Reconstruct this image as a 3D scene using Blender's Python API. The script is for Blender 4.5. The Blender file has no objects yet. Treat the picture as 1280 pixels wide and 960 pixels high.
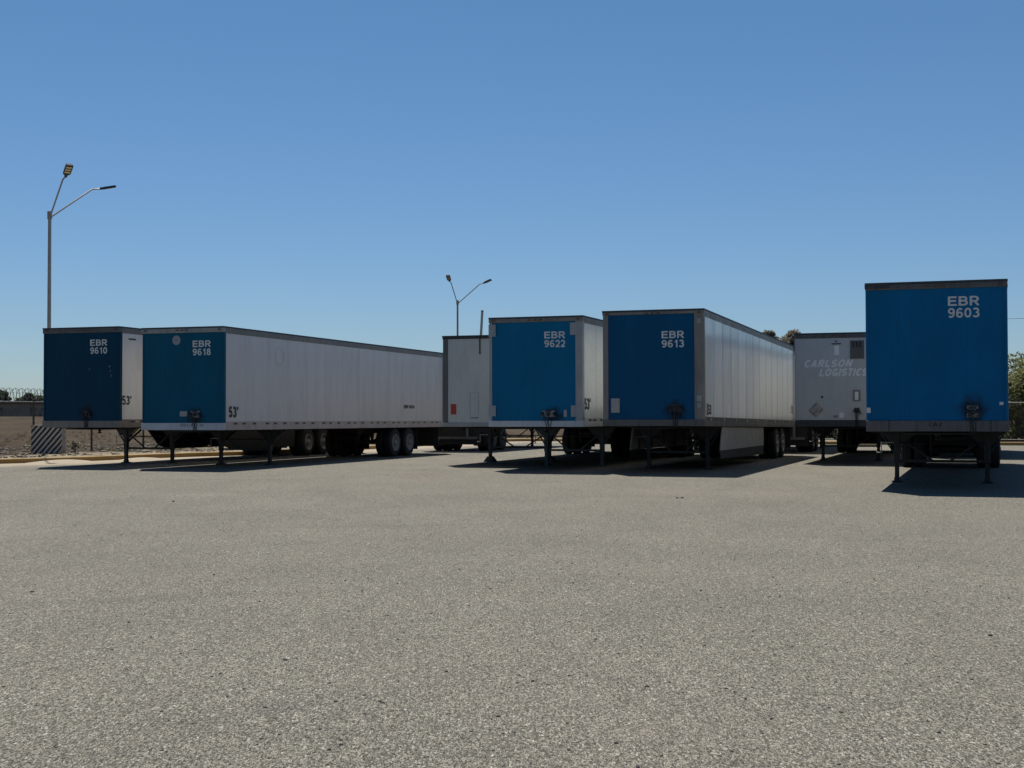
import bpy, bmesh, math, random
import numpy as np
from mathutils import Vector, Matrix, noise as mnoise
R = math.radians
random.seed(7)
sc = bpy.context.scene
C = sc.collection

# ------------------------------------------------------------------ camera
cam_d = bpy.data.cameras.new('camera'); cam = bpy.data.objects.new('camera', cam_d); C.objects.link(cam)
cam_d.sensor_width = 36; cam_d.lens = 36*1704.4/1280; cam_d.clip_start = .1; cam_d.clip_end = 6000
cam.matrix_world = Matrix.Translation((0,0,1.478)) @ Matrix.Rotation(math.pi/2+.0225,4,'X') @ Matrix.Rotation(-.0022,4,'Z')
sc.camera = cam
sc.render.resolution_x = 1024; sc.render.resolution_y = 768

# ------------------------------------------------------------------ sky and sun
TO_SUN = Vector((-.1143,.49,1)).normalized()
EL = math.asin(TO_SUN.z); AZ = math.atan2(TO_SUN.x, TO_SUN.y)
w = bpy.data.worlds.new('World'); sc.world = w; w.use_nodes = True
nt = w.node_tree; bg = nt.nodes['Background']
sky = nt.nodes.new('ShaderNodeTexSky'); sky.sky_type = 'NISHITA'; sky.sun_disc = False
sky.sun_elevation = EL; sky.sun_rotation = AZ
sky.altitude = 0; sky.air_density = 1.0; sky.dust_density = 0.12; sky.ozone_density = 2.6
mx = nt.nodes.new('ShaderNodeMix'); mx.data_type='RGBA'; mx.blend_type='MULTIPLY'; mx.inputs[0].default_value=1; tcw = nt.nodes.new('ShaderNodeTexCoord'); sxw = nt.nodes.new('ShaderNodeSeparateXYZ'); rpw = nt.nodes.new('ShaderNodeValToRGB')
nt.links.new(tcw.outputs['Generated'], sxw.inputs[0]); nt.links.new(sxw.outputs[2], rpw.inputs[0]); nt.links.new(rpw.outputs[0], mx.inputs[7])
rpw.color_ramp.elements[0].color=(.61,.75,1.0,1); rpw.color_ramp.elements[1].color=(.55,.8,.96,1); rpw.color_ramp.elements[1].position=.32
nt.links.new(sky.outputs[0], mx.inputs[6]); nt.links.new(mx.outputs[2], bg.inputs[0]); bg.inputs[1].default_value = .0625
sd = bpy.data.lights.new('sun','SUN'); sun = bpy.data.objects.new('sun', sd); C.objects.link(sun)
sd.energy = 5.0; sd.angle = R(.5); sd.color = (1,.955,.88)
sun.rotation_mode = 'QUATERNION'; sun.rotation_quaternion = TO_SUN.to_track_quat('Z','Y')
sun.location = TO_SUN*60
sc.view_settings.view_transform = 'Standard'; sc.view_settings.look = 'None'
sc.view_settings.gamma = 1; sc.view_settings.exposure = 0.35

# ------------------------------------------------------------------ helpers
def tag(o, label=None, cat=None, group=None, kind=None):
    for k, v in (('label',label),('category',cat),('group',group),('kind',kind)):
        if v: o[k] = v
    return o
def thing(name, loc, rz, label, cat, group=None):
    o = bpy.data.objects.new(name, None); C.objects.link(o)
    o.location = loc; o.rotation_euler = (0,0,rz); o.empty_display_size = .3
    return tag(o, label, cat, group)
def link(name, me, parent=None, mats=()):
    o = bpy.data.objects.new(name, me); C.objects.link(o)
    if parent is not None: o.parent = parent
    for m in mats:
        if m.name not in [x.name for x in me.materials if x]: me.materials.append(m)
    return o
class MB:
    """collects shapes, then builds ONE mesh"""
    def __init__(s): s.v=[]; s.f=[]; s.m=[]; s.sm=[]
    def add(s, vs, fs, mi=0, smooth=False):
        n=len(s.v); s.v += [tuple(v) for v in vs]
        for f in fs: s.f.append(tuple(i+n for i in f)); s.m.append(mi); s.sm.append(smooth)
    def box(s, x0,x1,y0,y1,z0,z1, mi=0, bev=0):
        if bev<=0:
            s.add([(x0,y0,z0),(x1,y0,z0),(x1,y1,z0),(x0,y1,z0),(x0,y0,z1),(x1,y0,z1),(x1,y1,z1),(x0,y1,z1)],
              [(0,3,2,1),(4,5,6,7),(0,1,5,4),(1,2,6,5),(2,3,7,6),(3,0,4,7)], mi)
        else:
            bm=bmesh.new(); bmesh.ops.create_cube(bm,size=1)
            for v in bm.verts: v.co=Vector(((x0+x1)/2+v.co.x*(x1-x0),(y0+y1)/2+v.co.y*(y1-y0),(z0+z1)/2+v.co.z*(z1-z0)))
            bmesh.ops.bevel(bm,geom=bm.edges[:],offset=bev,segments=2,affect='EDGES',profile=.5)
            s.bm(bm,mi)
    def bm(s,bm,mi=0,smooth=False):
        bm.verts.index_update()
        s.add([v.co[:] for v in bm.verts],[[v.index for v in f.verts] for f in bm.faces],mi,smooth); bm.free()
    def tube(s, pts, r, n=8, mi=0, caps=True, smooth=True):
        pts=[Vector(p) for p in pts]; rs = r if isinstance(r,(list,tuple)) else [r]*len(pts)
        vs=[]; fs=[]; up=None
        for i,p in enumerate(pts):
            t=(pts[min(i+1,len(pts)-1)]-pts[max(i-1,0)]).normalized()
            if up is None:
                up = Vector((0,0,1)) if abs(t.z)<.9 else Vector((1,0,0))
            a=(up-t*up.dot(t)).normalized(); b=t.cross(a); up=a
            for k in range(n):
                an=2*math.pi*(k+.5)/n; vs.append(p+(a*math.cos(an)+b*math.sin(an))*rs[i])
        for i in range(len(pts)-1):
            for k in range(n): fs.append((i*n+k,i*n+(k+1)%n,(i+1)*n+(k+1)%n,(i+1)*n+k))
        s.add(vs,fs,mi,smooth)
        if caps:
            s.add(vs[:n],[tuple(range(n))[::-1]],mi); s.add(vs[-n:],[tuple(range(n))],mi)
    def bar(s,p,q,wd,dp,mi=0,side=None):
        p=Vector(p);q=Vector(q);t=(q-p).normalized()
        u=Vector(side) if side else (Vector((0,0,1)) if abs(t.z)<.9 else Vector((1,0,0)))
        a=(u-t*u.dot(t)).normalized(); b=t.cross(a)
        vs=[x+a*sa*wd/2+b*sb*dp/2 for x in (p,q) for sa,sb in ((-1,-1),(1,-1),(1,1),(-1,1))]
        s.add(vs,[(0,3,2,1),(4,5,6,7),(0,1,5,4),(1,2,6,5),(2,3,7,6),(3,0,4,7)],mi)
    def lathe(s, prof, axis='x', c=(0,0,0), n=32, mi=0, smooth=True):
        # prof: list of (a, r) along the axis
        vs=[];fs=[]
        for a,r in prof:
            for k in range(n):
                an=2*math.pi*k/n; u,v=r*math.cos(an),r*math.sin(an)
                if axis=='x': p=(c[0]+a,c[1]+u,c[2]+v)
                elif axis=='y': p=(c[0]+u,c[1]+a,c[2]+v)
                else: p=(c[0]+u,c[1]+v,c[2]+a)
                vs.append(p)
        for i in range(len(prof)-1):
            for k in range(n): fs.append((i*n+k,(i+1)*n+k,(i+1)*n+(k+1)%n,i*n+(k+1)%n))
        s.add(vs,fs,mi,smooth)
    def prism(s, poly, y0, y1, mi=0, plane='xz'):
        n=len(poly)
        if plane=='xz': vs=[(a,y0,b) for a,b in poly]+[(a,y1,b) for a,b in poly]
        elif plane=='yz': vs=[(y0,a,b) for a,b in poly]+[(y1,a,b) for a,b in poly]
        else: vs=[(a,b,y0) for a,b in poly]+[(a,b,y1) for a,b in poly]
        s.add(vs,[tuple(range(n)),tuple(range(2*n-1,n-1,-1))]+[(i,i+n,(i+1)%n+n,(i+1)%n) for i in range(n)],mi)
    def build(s,name,mats,parent=None,shear=0,fixn=True):
        if not isinstance(mats,(list,tuple)): mats=[mats]
        vs=s.v
        if shear: vs=[(x,y,z+shear*y) for x,y,z in vs]
        me=bpy.data.meshes.new(name); me.from_pydata(vs,[],s.f); 
        for m in mats: me.materials.append(m)
        me.polygons.foreach_set('material_index',s.m); me.polygons.foreach_set('use_smooth',s.sm)
        if fixn:
            bm=bmesh.new(); bm.from_mesh(me); bmesh.ops.recalc_face_normals(bm,faces=bm.faces[:]); bm.to_mesh(me); bm.free()
        me.update()
        return link(name,me,parent)

# ------------------------------------------------------------------ materials
def nodes(name):
    m=bpy.data.materials.new(name); m.use_nodes=True; t=m.node_tree
    return m,t,t.nodes['Principled BSDF']
def N(t,kind,**kw):
    n=t.nodes.new(kind)
    for k,v in kw.items():
        if k.startswith('i_'):
            key=k[2:]; key=int(key) if key.isdigit() else key.replace('_',' ')
            n.inputs[key].default_value=v
        else: setattr(n,k,v)
    return n
def ramp(t,src,stops):
    r=t.nodes.new('ShaderNodeValToRGB'); e=r.color_ramp.elements
    while len(e)<len(stops): e.new(.5)
    for i,(p,c) in enumerate(stops):
        e[i].position=p; e[i].color=(c,c,c,1) if not isinstance(c,tuple) else (*c,1)
    t.links.new(src,r.inputs[0]); return r.outputs[0]
def mixc(t,fac,a,b,mode='MIX'):
    n=t.nodes.new('ShaderNodeMix'); n.data_type='RGBA'; n.blend_type=mode
    for sk,v in ((n.inputs[0],fac),(n.inputs[6],a),(n.inputs[7],b)):
        if isinstance(v,(int,float)): sk.default_value=v
        elif isinstance(v,tuple): sk.default_value=(*v,1)
        else: t.links.new(v,sk)
    return n.outputs[2]
def math_(t,op,a,b=None,c=None):
    n=t.nodes.new('ShaderNodeMath'); n.operation=op
    for i,v in enumerate((a,b,c)):
        if v is None: continue
        if isinstance(v,(int,float)): n.inputs[i].default_value=v
        else: t.links.new(v,n.inputs[i])
    return n.outputs[0]
def mapped(t,scale=(1,1,1),loc=(0,0,0),rot=(0,0,0),coord='Object'):
    tc=t.nodes.new('ShaderNodeTexCoord'); mp=t.nodes.new('ShaderNodeMapping')
    mp.inputs['Scale'].default_value=scale; mp.inputs['Location'].default_value=loc; mp.inputs['Rotation'].default_value=rot
    t.links.new(tc.outputs[coord],mp.inputs[0]); return mp.outputs[0]
def noise(t,vec,scale,detail=4,rough=.55):
    n=N(t,'ShaderNodeTexNoise'); n.inputs['Scale'].default_value=scale; n.inputs['Detail'].default_value=detail
    n.inputs['Roughness'].default_value=rough; t.links.new(vec,n.inputs['Vector']); return n.outputs['Fac']
def bump(t,p,h,strength,dist=.01):
    b=N(t,'ShaderNodeBump'); b.inputs['Strength'].default_value=strength; b.inputs['Distance'].default_value=dist
    t.links.new(h,b.inputs['Height']); t.links.new(b.outputs[0],p.inputs['Normal'])
def sc3(c,k): return tuple(x*k for x in c)
def paint(name,col,rough=.4,metal=0,dirt=.35,dirtcol=(.06,.05,.04),coat=0,streak=True,bumpy=.15,wav=0):
    m,t,p=nodes(name)
    v=mapped(t); a=noise(t,v,1.3,5); 
    c=mixc(t,ramp(t,a,[(.3,0),(.75,1)]),sc3(col,.88),sc3(col,1.08))
    if dirt:
        vs=mapped(t,scale=(3.2,3.2,.28)) if streak else mapped(t,scale=(2,2,2))
        b=noise(t,vs,2.4,7,.65)
        c=mixc(t,math_(t,'MULTIPLY',ramp(t,b,[(.5,0),(.78,1)]),dirt),c,dirtcol)
        g=noise(t,mapped(t),14,6,.7)
        c=mixc(t,math_(t,'MULTIPLY',ramp(t,g,[(.6,0),(.72,1)]),dirt*.8),c,dirtcol)
    t.links.new(c,p.inputs['Base Color']); p.inputs['Metallic'].default_value=metal
    r=ramp(t,noise(t,mapped(t),3,4),[(.3,max(0,rough-.08)),(.8,min(1,rough+.14))]); t.links.new(r,p.inputs['Roughness'])
    if coat: p.inputs['Coat Weight'].default_value=coat; p.inputs['Coat Roughness'].default_value=.12
    h=noise(t,mapped(t,scale=(.9,.9,.35)),2.2,2)
    if bumpy: bump(t,p,h,bumpy,.02)
    return m
def plain(name,col,rough=.6,metal=0,var=.25,scale=12,bmp=0):
    m,t,p=nodes(name); a=noise(t,mapped(t),scale,5)
    c=mixc(t,ramp(t,a,[(.3,0),(.7,1)]),sc3(col,1-var),sc3(col,1+var))
    t.links.new(c,p.inputs['Base Color']); p.inputs['Roughness'].default_value=rough; p.inputs['Metallic'].default_value=metal
    if bmp: bump(t,p,a,bmp,.02)
    return m

def blue_front(name,col,stain=(.4,1.5),mottle=.5):
    """painted front wall with faint panel joints, scuffs, and grease under the air couplings"""
    m,t,p=nodes(name); v=mapped(t)
    sx=N(t,'ShaderNodeSeparateXYZ'); t.links.new(v,sx.inputs[0]); X,Z=sx.outputs[0],sx.outputs[2]
    a=noise(t,mapped(t,scale=(1,1,.5)),1.1,4)
    c=mixc(t,ramp(t,a,[(.25,0),(.8,1)]),sc3(col,.82),sc3(col,1.15))
    # panel tint per 0.61 m width
    cell=math_(t,'FLOOR',math_(t,'DIVIDE',math_(t,'ADD',X,5.0),.62))
    wn=N(t,'ShaderNodeTexWhiteNoise'); wn.noise_dimensions='1D'; t.links.new(cell,wn.inputs['W'])
    c=mixc(t,math_(t,'MULTIPLY',wn.outputs['Value'],.3),c,sc3(col,.6))
    s=noise(t,mapped(t,scale=(7,7,.35)),2.2,6,.7)
    c=mixc(t,math_(t,'MULTIPLY',ramp(t,s,[(.55,0),(.8,1)]),mottle),c,(.012,.016,.02))
    ch=noise(t,mapped(t,scale=(9,9,14)),1.4,8,.8)
    c=mixc(t,ramp(t,ch,[(.735,0),(.76,.5)]),c,(.2,.22,.24))
    # grease
    dx=math_(t,'MULTIPLY',math_(t,'SUBTRACT',X,stain[0]),2.3); dz=math_(t,'MULTIPLY',math_(t,'SUBTRACT',Z,stain[1]),2.2)
    d=math_(t,'SQRT',math_(t,'ADD',math_(t,'MULTIPLY',dx,dx),math_(t,'MULTIPLY',dz,dz)))
    d=math_(t,'ADD',d,math_(t,'MULTIPLY',math_(t,'SUBTRACT',noise(t,v,6,5),.5),1.1))
    c=mixc(t,ramp(t,d,[(.25,.85),(.75,0)]),c,(.012,.012,.012))
    t.links.new(c,p.inputs['Base Color']); p.inputs['Roughness'].default_value=.5; p.inputs['Specular IOR Level'].default_value=.12
    fr=math_(t,'FRACT',math_(t,'DIVIDE',math_(t,'ADD',X,5.0),.62))
    seam=ramp(t,math_(t,'ABSOLUTE',math_(t,'SUBTRACT',fr,.5)),[(.47,1),(.49,0)])
    h=math_(t,'ADD',seam,math_(t,'MULTIPLY',noise(t,v,1.6,2),2.0)); bump(t,p,h,.45,.015)
    return m
def white_side(name,col,pitch=1.22,tint=.12,rough=.22,dirt=.3,seamdark=.5):
    m,t,p=nodes(name); v=mapped(t)
    sx=N(t,'ShaderNodeSeparateXYZ'); t.links.new(v,sx.inputs[0]); Y=sx.outputs[1]; Z=sx.outputs[2]
    cell=math_(t,'FLOOR',math_(t,'DIVIDE',Y,pitch)); fr=math_(t,'FRACT',math_(t,'DIVIDE',Y,pitch))
    wn=N(t,'ShaderNodeTexWhiteNoise'); wn.noise_dimensions='1D'; t.links.new(cell,wn.inputs['W'])
    c=mixc(t,math_(t,'MULTIPLY',wn.outputs['Value'],tint),col,sc3(col,.5))
    sd_=ramp(t,math_(t,'ABSOLUTE',math_(t,'SUBTRACT',fr,.5)),[(.465,0),(.49,1)])
    c=mixc(t,math_(t,'MULTIPLY',sd_,seamdark),c,sc3(col,.3))
    a=noise(t,mapped(t,scale=(1,1.5,.3)),1.5,6,.7)
    c=mixc(t,math_(t,'MULTIPLY',ramp(t,a,[(.45,0),(.8,1)]),dirt),c,(.16,.135,.11))
    b=noise(t,mapped(t,scale=(6,6,.5)),2.0,7,.7)
    c=mixc(t,math_(t,'MULTIPLY',ramp(t,b,[(.6,0),(.8,1)]),dirt),c,(.09,.08,.07))
    g=noise(t,v,18,6,.75)
    c=mixc(t,math_(t,'MULTIPLY',ramp(t,g,[(.66,0),(.72,1)]),dirt*1.2),c,(.08,.06,.05))
    t.links.new(c,p.inputs['Base Color'])
    t.links.new(ramp(t,a,[(.3,rough),(.8,rough+.2)]),p.inputs['Roughness'])
    h=math_(t,'ADD',math_(t,'MULTIPLY',sd_,-.5),math_(t,'MULTIPLY',noise(t,mapped(t,scale=(1,2.6,.5)),1.2,1),1.6)); bump(t,p,h,.3,.012)
    return m

M={}
M['alu']=paint('aluminium_rail',(.3,.29,.27),.42,.55,.55,(.05,.045,.04))
M['alu_dark']=paint('grimy_rail',(.115,.11,.108),.5,.35,.7,(.025,.022,.02))
M['alu_brown']=paint('stained_rail',(.21,.19,.17),.5,.4,.6,(.05,.035,.03))
M['white_rail']=paint('white_rail',(.5,.51,.52),.45,0,.35,(.15,.13,.12))
M['sidepink']=paint('pinkish_rail',(.44,.375,.35),.5,.1,.5,(.1,.07,.06))
M['roof']=paint('roof_sheet',(.5,.5,.5),.5,.3,.3)
M['roof_edge']=plain('roof_edge',(.03,.035,.04),.6)
M['black']=plain('underframe_black',(.008,.008,.009),.6,.2)
M['leg']=plain('leg_dark_paint',(.012,.014,.016),.5,.3)
M['legb']=plain('leg_bluish_paint',(.03,.045,.055),.5,.3)
M['tyre']=plain('tyre_rubber',(.009,.009,.009),.85,0,.3,20,.3)
M['rim']=paint('wheel_rim',(.09,.09,.09),.4,.5,.5)
M['rimw']=paint('white_wheel_rim',(.24,.235,.23),.5,0,.5)
M['rubber']=plain('rubber_flap',(.02,.02,.02),.8)
M['skirt']=paint('skirt_panel',(.27,.27,.26),.5,0,.5,(.1,.09,.08))
M['vinyl']=paint('lettering_white',(.62,.62,.6),.5,0,.25,(.2,.2,.2),streak=False)
M['black_v']=plain('lettering_black',(.012,.012,.012),.5)
M['ghost_v']=plain('lettering_faded',(.7,.72,.722),.4,0,.05)
M['ghost_d']=plain('lettering_worn_grey',(.2,.2,.215),.5,0,.2)
M['ghost_p']=paint('worn_emblem',(.56,.527,.508),.4,0,.3,(.6,.565,.545),streak=False)
M['plate']=plain('pale_plate',(.34,.31,.29),.5,0,.12)
M['plate_g']=paint('galvanised_plate',(.3,.3,.31),.45,.3,.4)
M['red']=plain('red_reflector',(.36,.012,.006),.3)
M['amber']=plain('amber_lens',(.09,.035,.015),.3)
M['coup']=plain('coupling_dark',(.02,.022,.025),.5,.2)
M['coup_l']=plain('coupling_grey',(.2,.2,.2),.5,.3)
M['gap']=plain('joint_dark',(.03,.03,.03),.8)
M['tape_r']=plain('tape_red',(.012,.008,.008),.4); M['tape_w']=plain('tape_white',(.36,.33,.32),.4)

# ------------------------------------------------------------------ lettering
# letters drawn as flat strokes (centre lines in a box one unit high), grotesque style
def _arc(cx,cy,rx,ry,a0,a1,n=14): return [(cx+rx*math.cos(R(a0+(a1-a0)*i/n)),cy+ry*math.sin(R(a0+(a1-a0)*i/n))) for i in range(n+1)]
_SIX=[_arc(.37,.315,.26,.225,0,360,22),_arc(.41,.5,.3,.41,215,50)]
STROKES={
'E':[[(.09,0),(.09,1)],[(.1,.91),(.68,.91)],[(.1,.52),(.63,.52)],[(.1,.09),(.7,.09)]],
'B':[[(.09,0),(.09,1)],[(.1,.91),(.4,.91)]+_arc(.4,.72,.19,.19,90,-90,10)+[(.1,.53)],[(.1,.52),(.42,.52)]+_arc(.42,.305,.21,.215,90,-90,10)+[(.1,.09)]],
'R':[[(.09,0),(.09,1)],[(.1,.91),(.42,.91)]+_arc(.42,.69,.2,.22,90,-90,10)+[(.1,.47)],[(.38,.46),(.67,.0)]],
'0':[_arc(.36,.5,.265,.41,0,360,26)],'O':[_arc(.42,.5,.33,.41,0,360,26)],
'1':[[(.42,0),(.42,1)],[(.42,.88),(.16,.68)]],
'2':[_arc(.35,.65,.25,.26,170,-20,12)+[(.5,.42),(.13,.13)],[(.04,.09),(.66,.09)]],
'3':[_arc(.33,.71,.24,.2,155,-90,14),_arc(.33,.3,.28,.21,90,-155,14)],
'5':[[(.15,.91),(.62,.91)],[(.19,.91),(.14,.47)],_arc(.34,.33,.27,.24,140,-150,16)],
'6':_SIX,'9':[[(.74-x,1-y) for x,y in s] for s in _SIX],
'8':[_arc(.36,.72,.21,.19,0,360,20),_arc(.36,.295,.26,.205,0,360,22)],
"'":[[(.1,1),(.1,.68)]],'C':[_arc(.42,.5,.33,.41,48,312,20)],
'A':[[(.07,0),(.38,1)],[(.69,0),(.38,1)],[(.18,.3),(.58,.3)]],
'L':[[(.09,0),(.09,1)],[(.1,.09),(.65,.09)]],
'S':[_arc(.36,.7,.26,.21,25,270,14),_arc(.36,.29,.27,.2,90,-155,14)],
'N':[[(.09,0),(.09,1)],[(.65,0),(.65,1)],[(.09,.98),(.65,.02)]],
'G':[_arc(.42,.5,.33,.41,48,325,20),[(.42,.43),(.78,.43)],[(.7,.43),(.7,.08)]],
'I':[[(.09,0),(.09,1)]],'T':[[(.35,0),(.35,1)],[(0,.91),(.7,.91)]]}
def text_mesh(txt,shear=0,t=.2):
    x=0; vs=[]; fs=[]
    for ch in txt:
        if ch==' ': x+=.4; continue
        sv=[]; 
        for li,st in enumerate(STROKES[ch]):
            closed=(abs(st[0][0]-st[-1][0])+abs(st[0][1]-st[-1][1]))<1e-6; n=len(st); b0=len(sv)+len(vs)
            for i,p in enumerate(st):
                a=Vector(st[i-1] if i>0 else (st[-2] if closed else st[0])); b=Vector(st[i+1] if i<n-1 else (st[1] if closed else st[-1])); P=Vector(p)
                d1=(P-a); d2=(b-P); d1=d1.normalized() if d1.length>1e-9 else d2.normalized(); d2=d2.normalized() if d2.length>1e-9 else d1
                nn=Vector((-(d1+d2).y,(d1+d2).x)).normalized(); k=t/2/max(.5,nn.dot(Vector((-d1.y,d1.x))))
                for s in (1,-1): sv.append((P.x+nn.x*k*s,P.y+nn.y*k*s,li*.0011))
            fs+=[(b0+2*i,b0+2*i+1,b0+2*i+3,b0+2*i+2) for i in range(n-1)]
        x0=min(q[0] for q in sv); x1=max(q[0] for q in sv); ad=.08 if ch=='1' else 0
        vs+=[(q[0]-x0+x+ad+q[1]*shear,q[1],q[2]) for q in sv]; x+=x1-x0+.13+2*ad
    return vs,fs
def lettering(lines,face,cx,cz,wd,ht,mat,parent,off,tilt=0,bold=.02,shear=0,gap=.18,name='lettering',label=None,mirror_line_w=True,rot=0,ins=0,t=.185):
    """lines stacked; face 'front' (y=off) or 'right' (x=off); cx,cz = centre, wd/ht = full block size"""
    vs=[];fs=[]; n=len(lines); lh=ht/(n+gap*(n-1))
    for i,l in enumerate(lines):
        tv,tf=text_mesh(l,shear,t)
        co=[Vector(v) for v in tv]
        x0=min(c.x for c in co);x1=max(c.x for c in co);y0=min(c.y for c in co);y1=max(c.y for c in co)
        zb=cz+ht/2-lh-(i*(lh*(1+gap)))
        base=len(vs)
        for c in co:
            u=(c.x-x0)/(x1-x0)*wd-wd/2; vv=(c.y-y0)/(y1-y0)*lh+zb; d=c.z
            if i: u+=ins
            if rot:
                uu,v2=u,vv-cz; u=uu*math.cos(rot)-v2*math.sin(rot); vv=cz+uu*math.sin(rot)+v2*math.cos(rot)
            if face=='front': vs.append((cx+u,off-d-.003,vv))
            else: vs.append((off+d+.003,cx+u,vv+tilt*(cx+u)))
        fs+=[tuple(k+base for k in q) for q in tf]
    me=bpy.data.meshes.new(name); me.from_pydata(vs,[],fs); me.materials.append(mat)
    bm=bmesh.new(); bm.from_mesh(me); rr=bmesh.ops.extrude_face_region(bm,geom=bm.faces[:]); dv=Vector((0,-.0025,0)) if face=='front' else Vector((.0025,0,0))
    bmesh.ops.translate(bm,verts=[e for e in rr['geom'] if isinstance(e,bmesh.types.BMVert)],vec=dv); bmesh.ops.recalc_face_normals(bm,faces=bm.faces[:]); bm.to_mesh(me); bm.free(); me.update()
    o=link(name,me,parent)
    if label: o['label']=label
    return o

# ------------------------------------------------------------------ shared wheel meshes
def wheel_meshes():
    b=MB(); r=.5; w_=.27
    prof=[(-w_/2+.03,.29),(-w_/2,.33),(-w_/2-.004,.42),(-w_/2+.02,.475),(-w_/2+.035,.497),(-.085,.5),(-.08,.488),(-.07,.488),(-.065,.5),(-.01,.502),(-.005,.49),(.005,.49),(.01,.502),
          (.065,.5),(.07,.488),(.08,.488),(.085,.5),(w_/2-.035,.497),(w_/2-.02,.475),(w_/2+.004,.42),(w_/2,.33),(w_/2-.03,.29)]
    b.lathe(prof,'x',n=40)
    t_=b.build('wheel',M['tyre']); tm=t_.data; bpy.data.objects.remove(t_)
    def rim(outer):
        b=MB(); s=1 if outer else -1
        dish=.06 if outer else -.0
        b.lathe([(s*(w_/2-.01),.3),(s*(w_/2+.012),.295),(s*(w_/2+.01),.275),(s*(w_/2-.03),.262),(s*(w_/2-.1),.25),(s*(w_/2-.12),.2),(s*(w_/2-.1),.15),(s*(w_/2-.09),.1),(s*(w_/2-.02),.09),(s*(w_/2+.03),.07),(s*(w_/2+.035),.0)],'x',n=36)
        for k in range(10):
            a=2*math.pi*k/10; c=(s*(w_/2-.09),.135*math.cos(a),.135*math.sin(a))
            b.lathe([(0,.016),(s*.035,.016),(s*.036,.001)],'x',c=c,n=6)
        o=b.build('rim',M['rim']); m=o.data; bpy.data.objects.remove(o); return m
    return tm,rim(True),rim(False)
TYRE,RIM_R,RIM_L=wheel_meshes()

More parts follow.
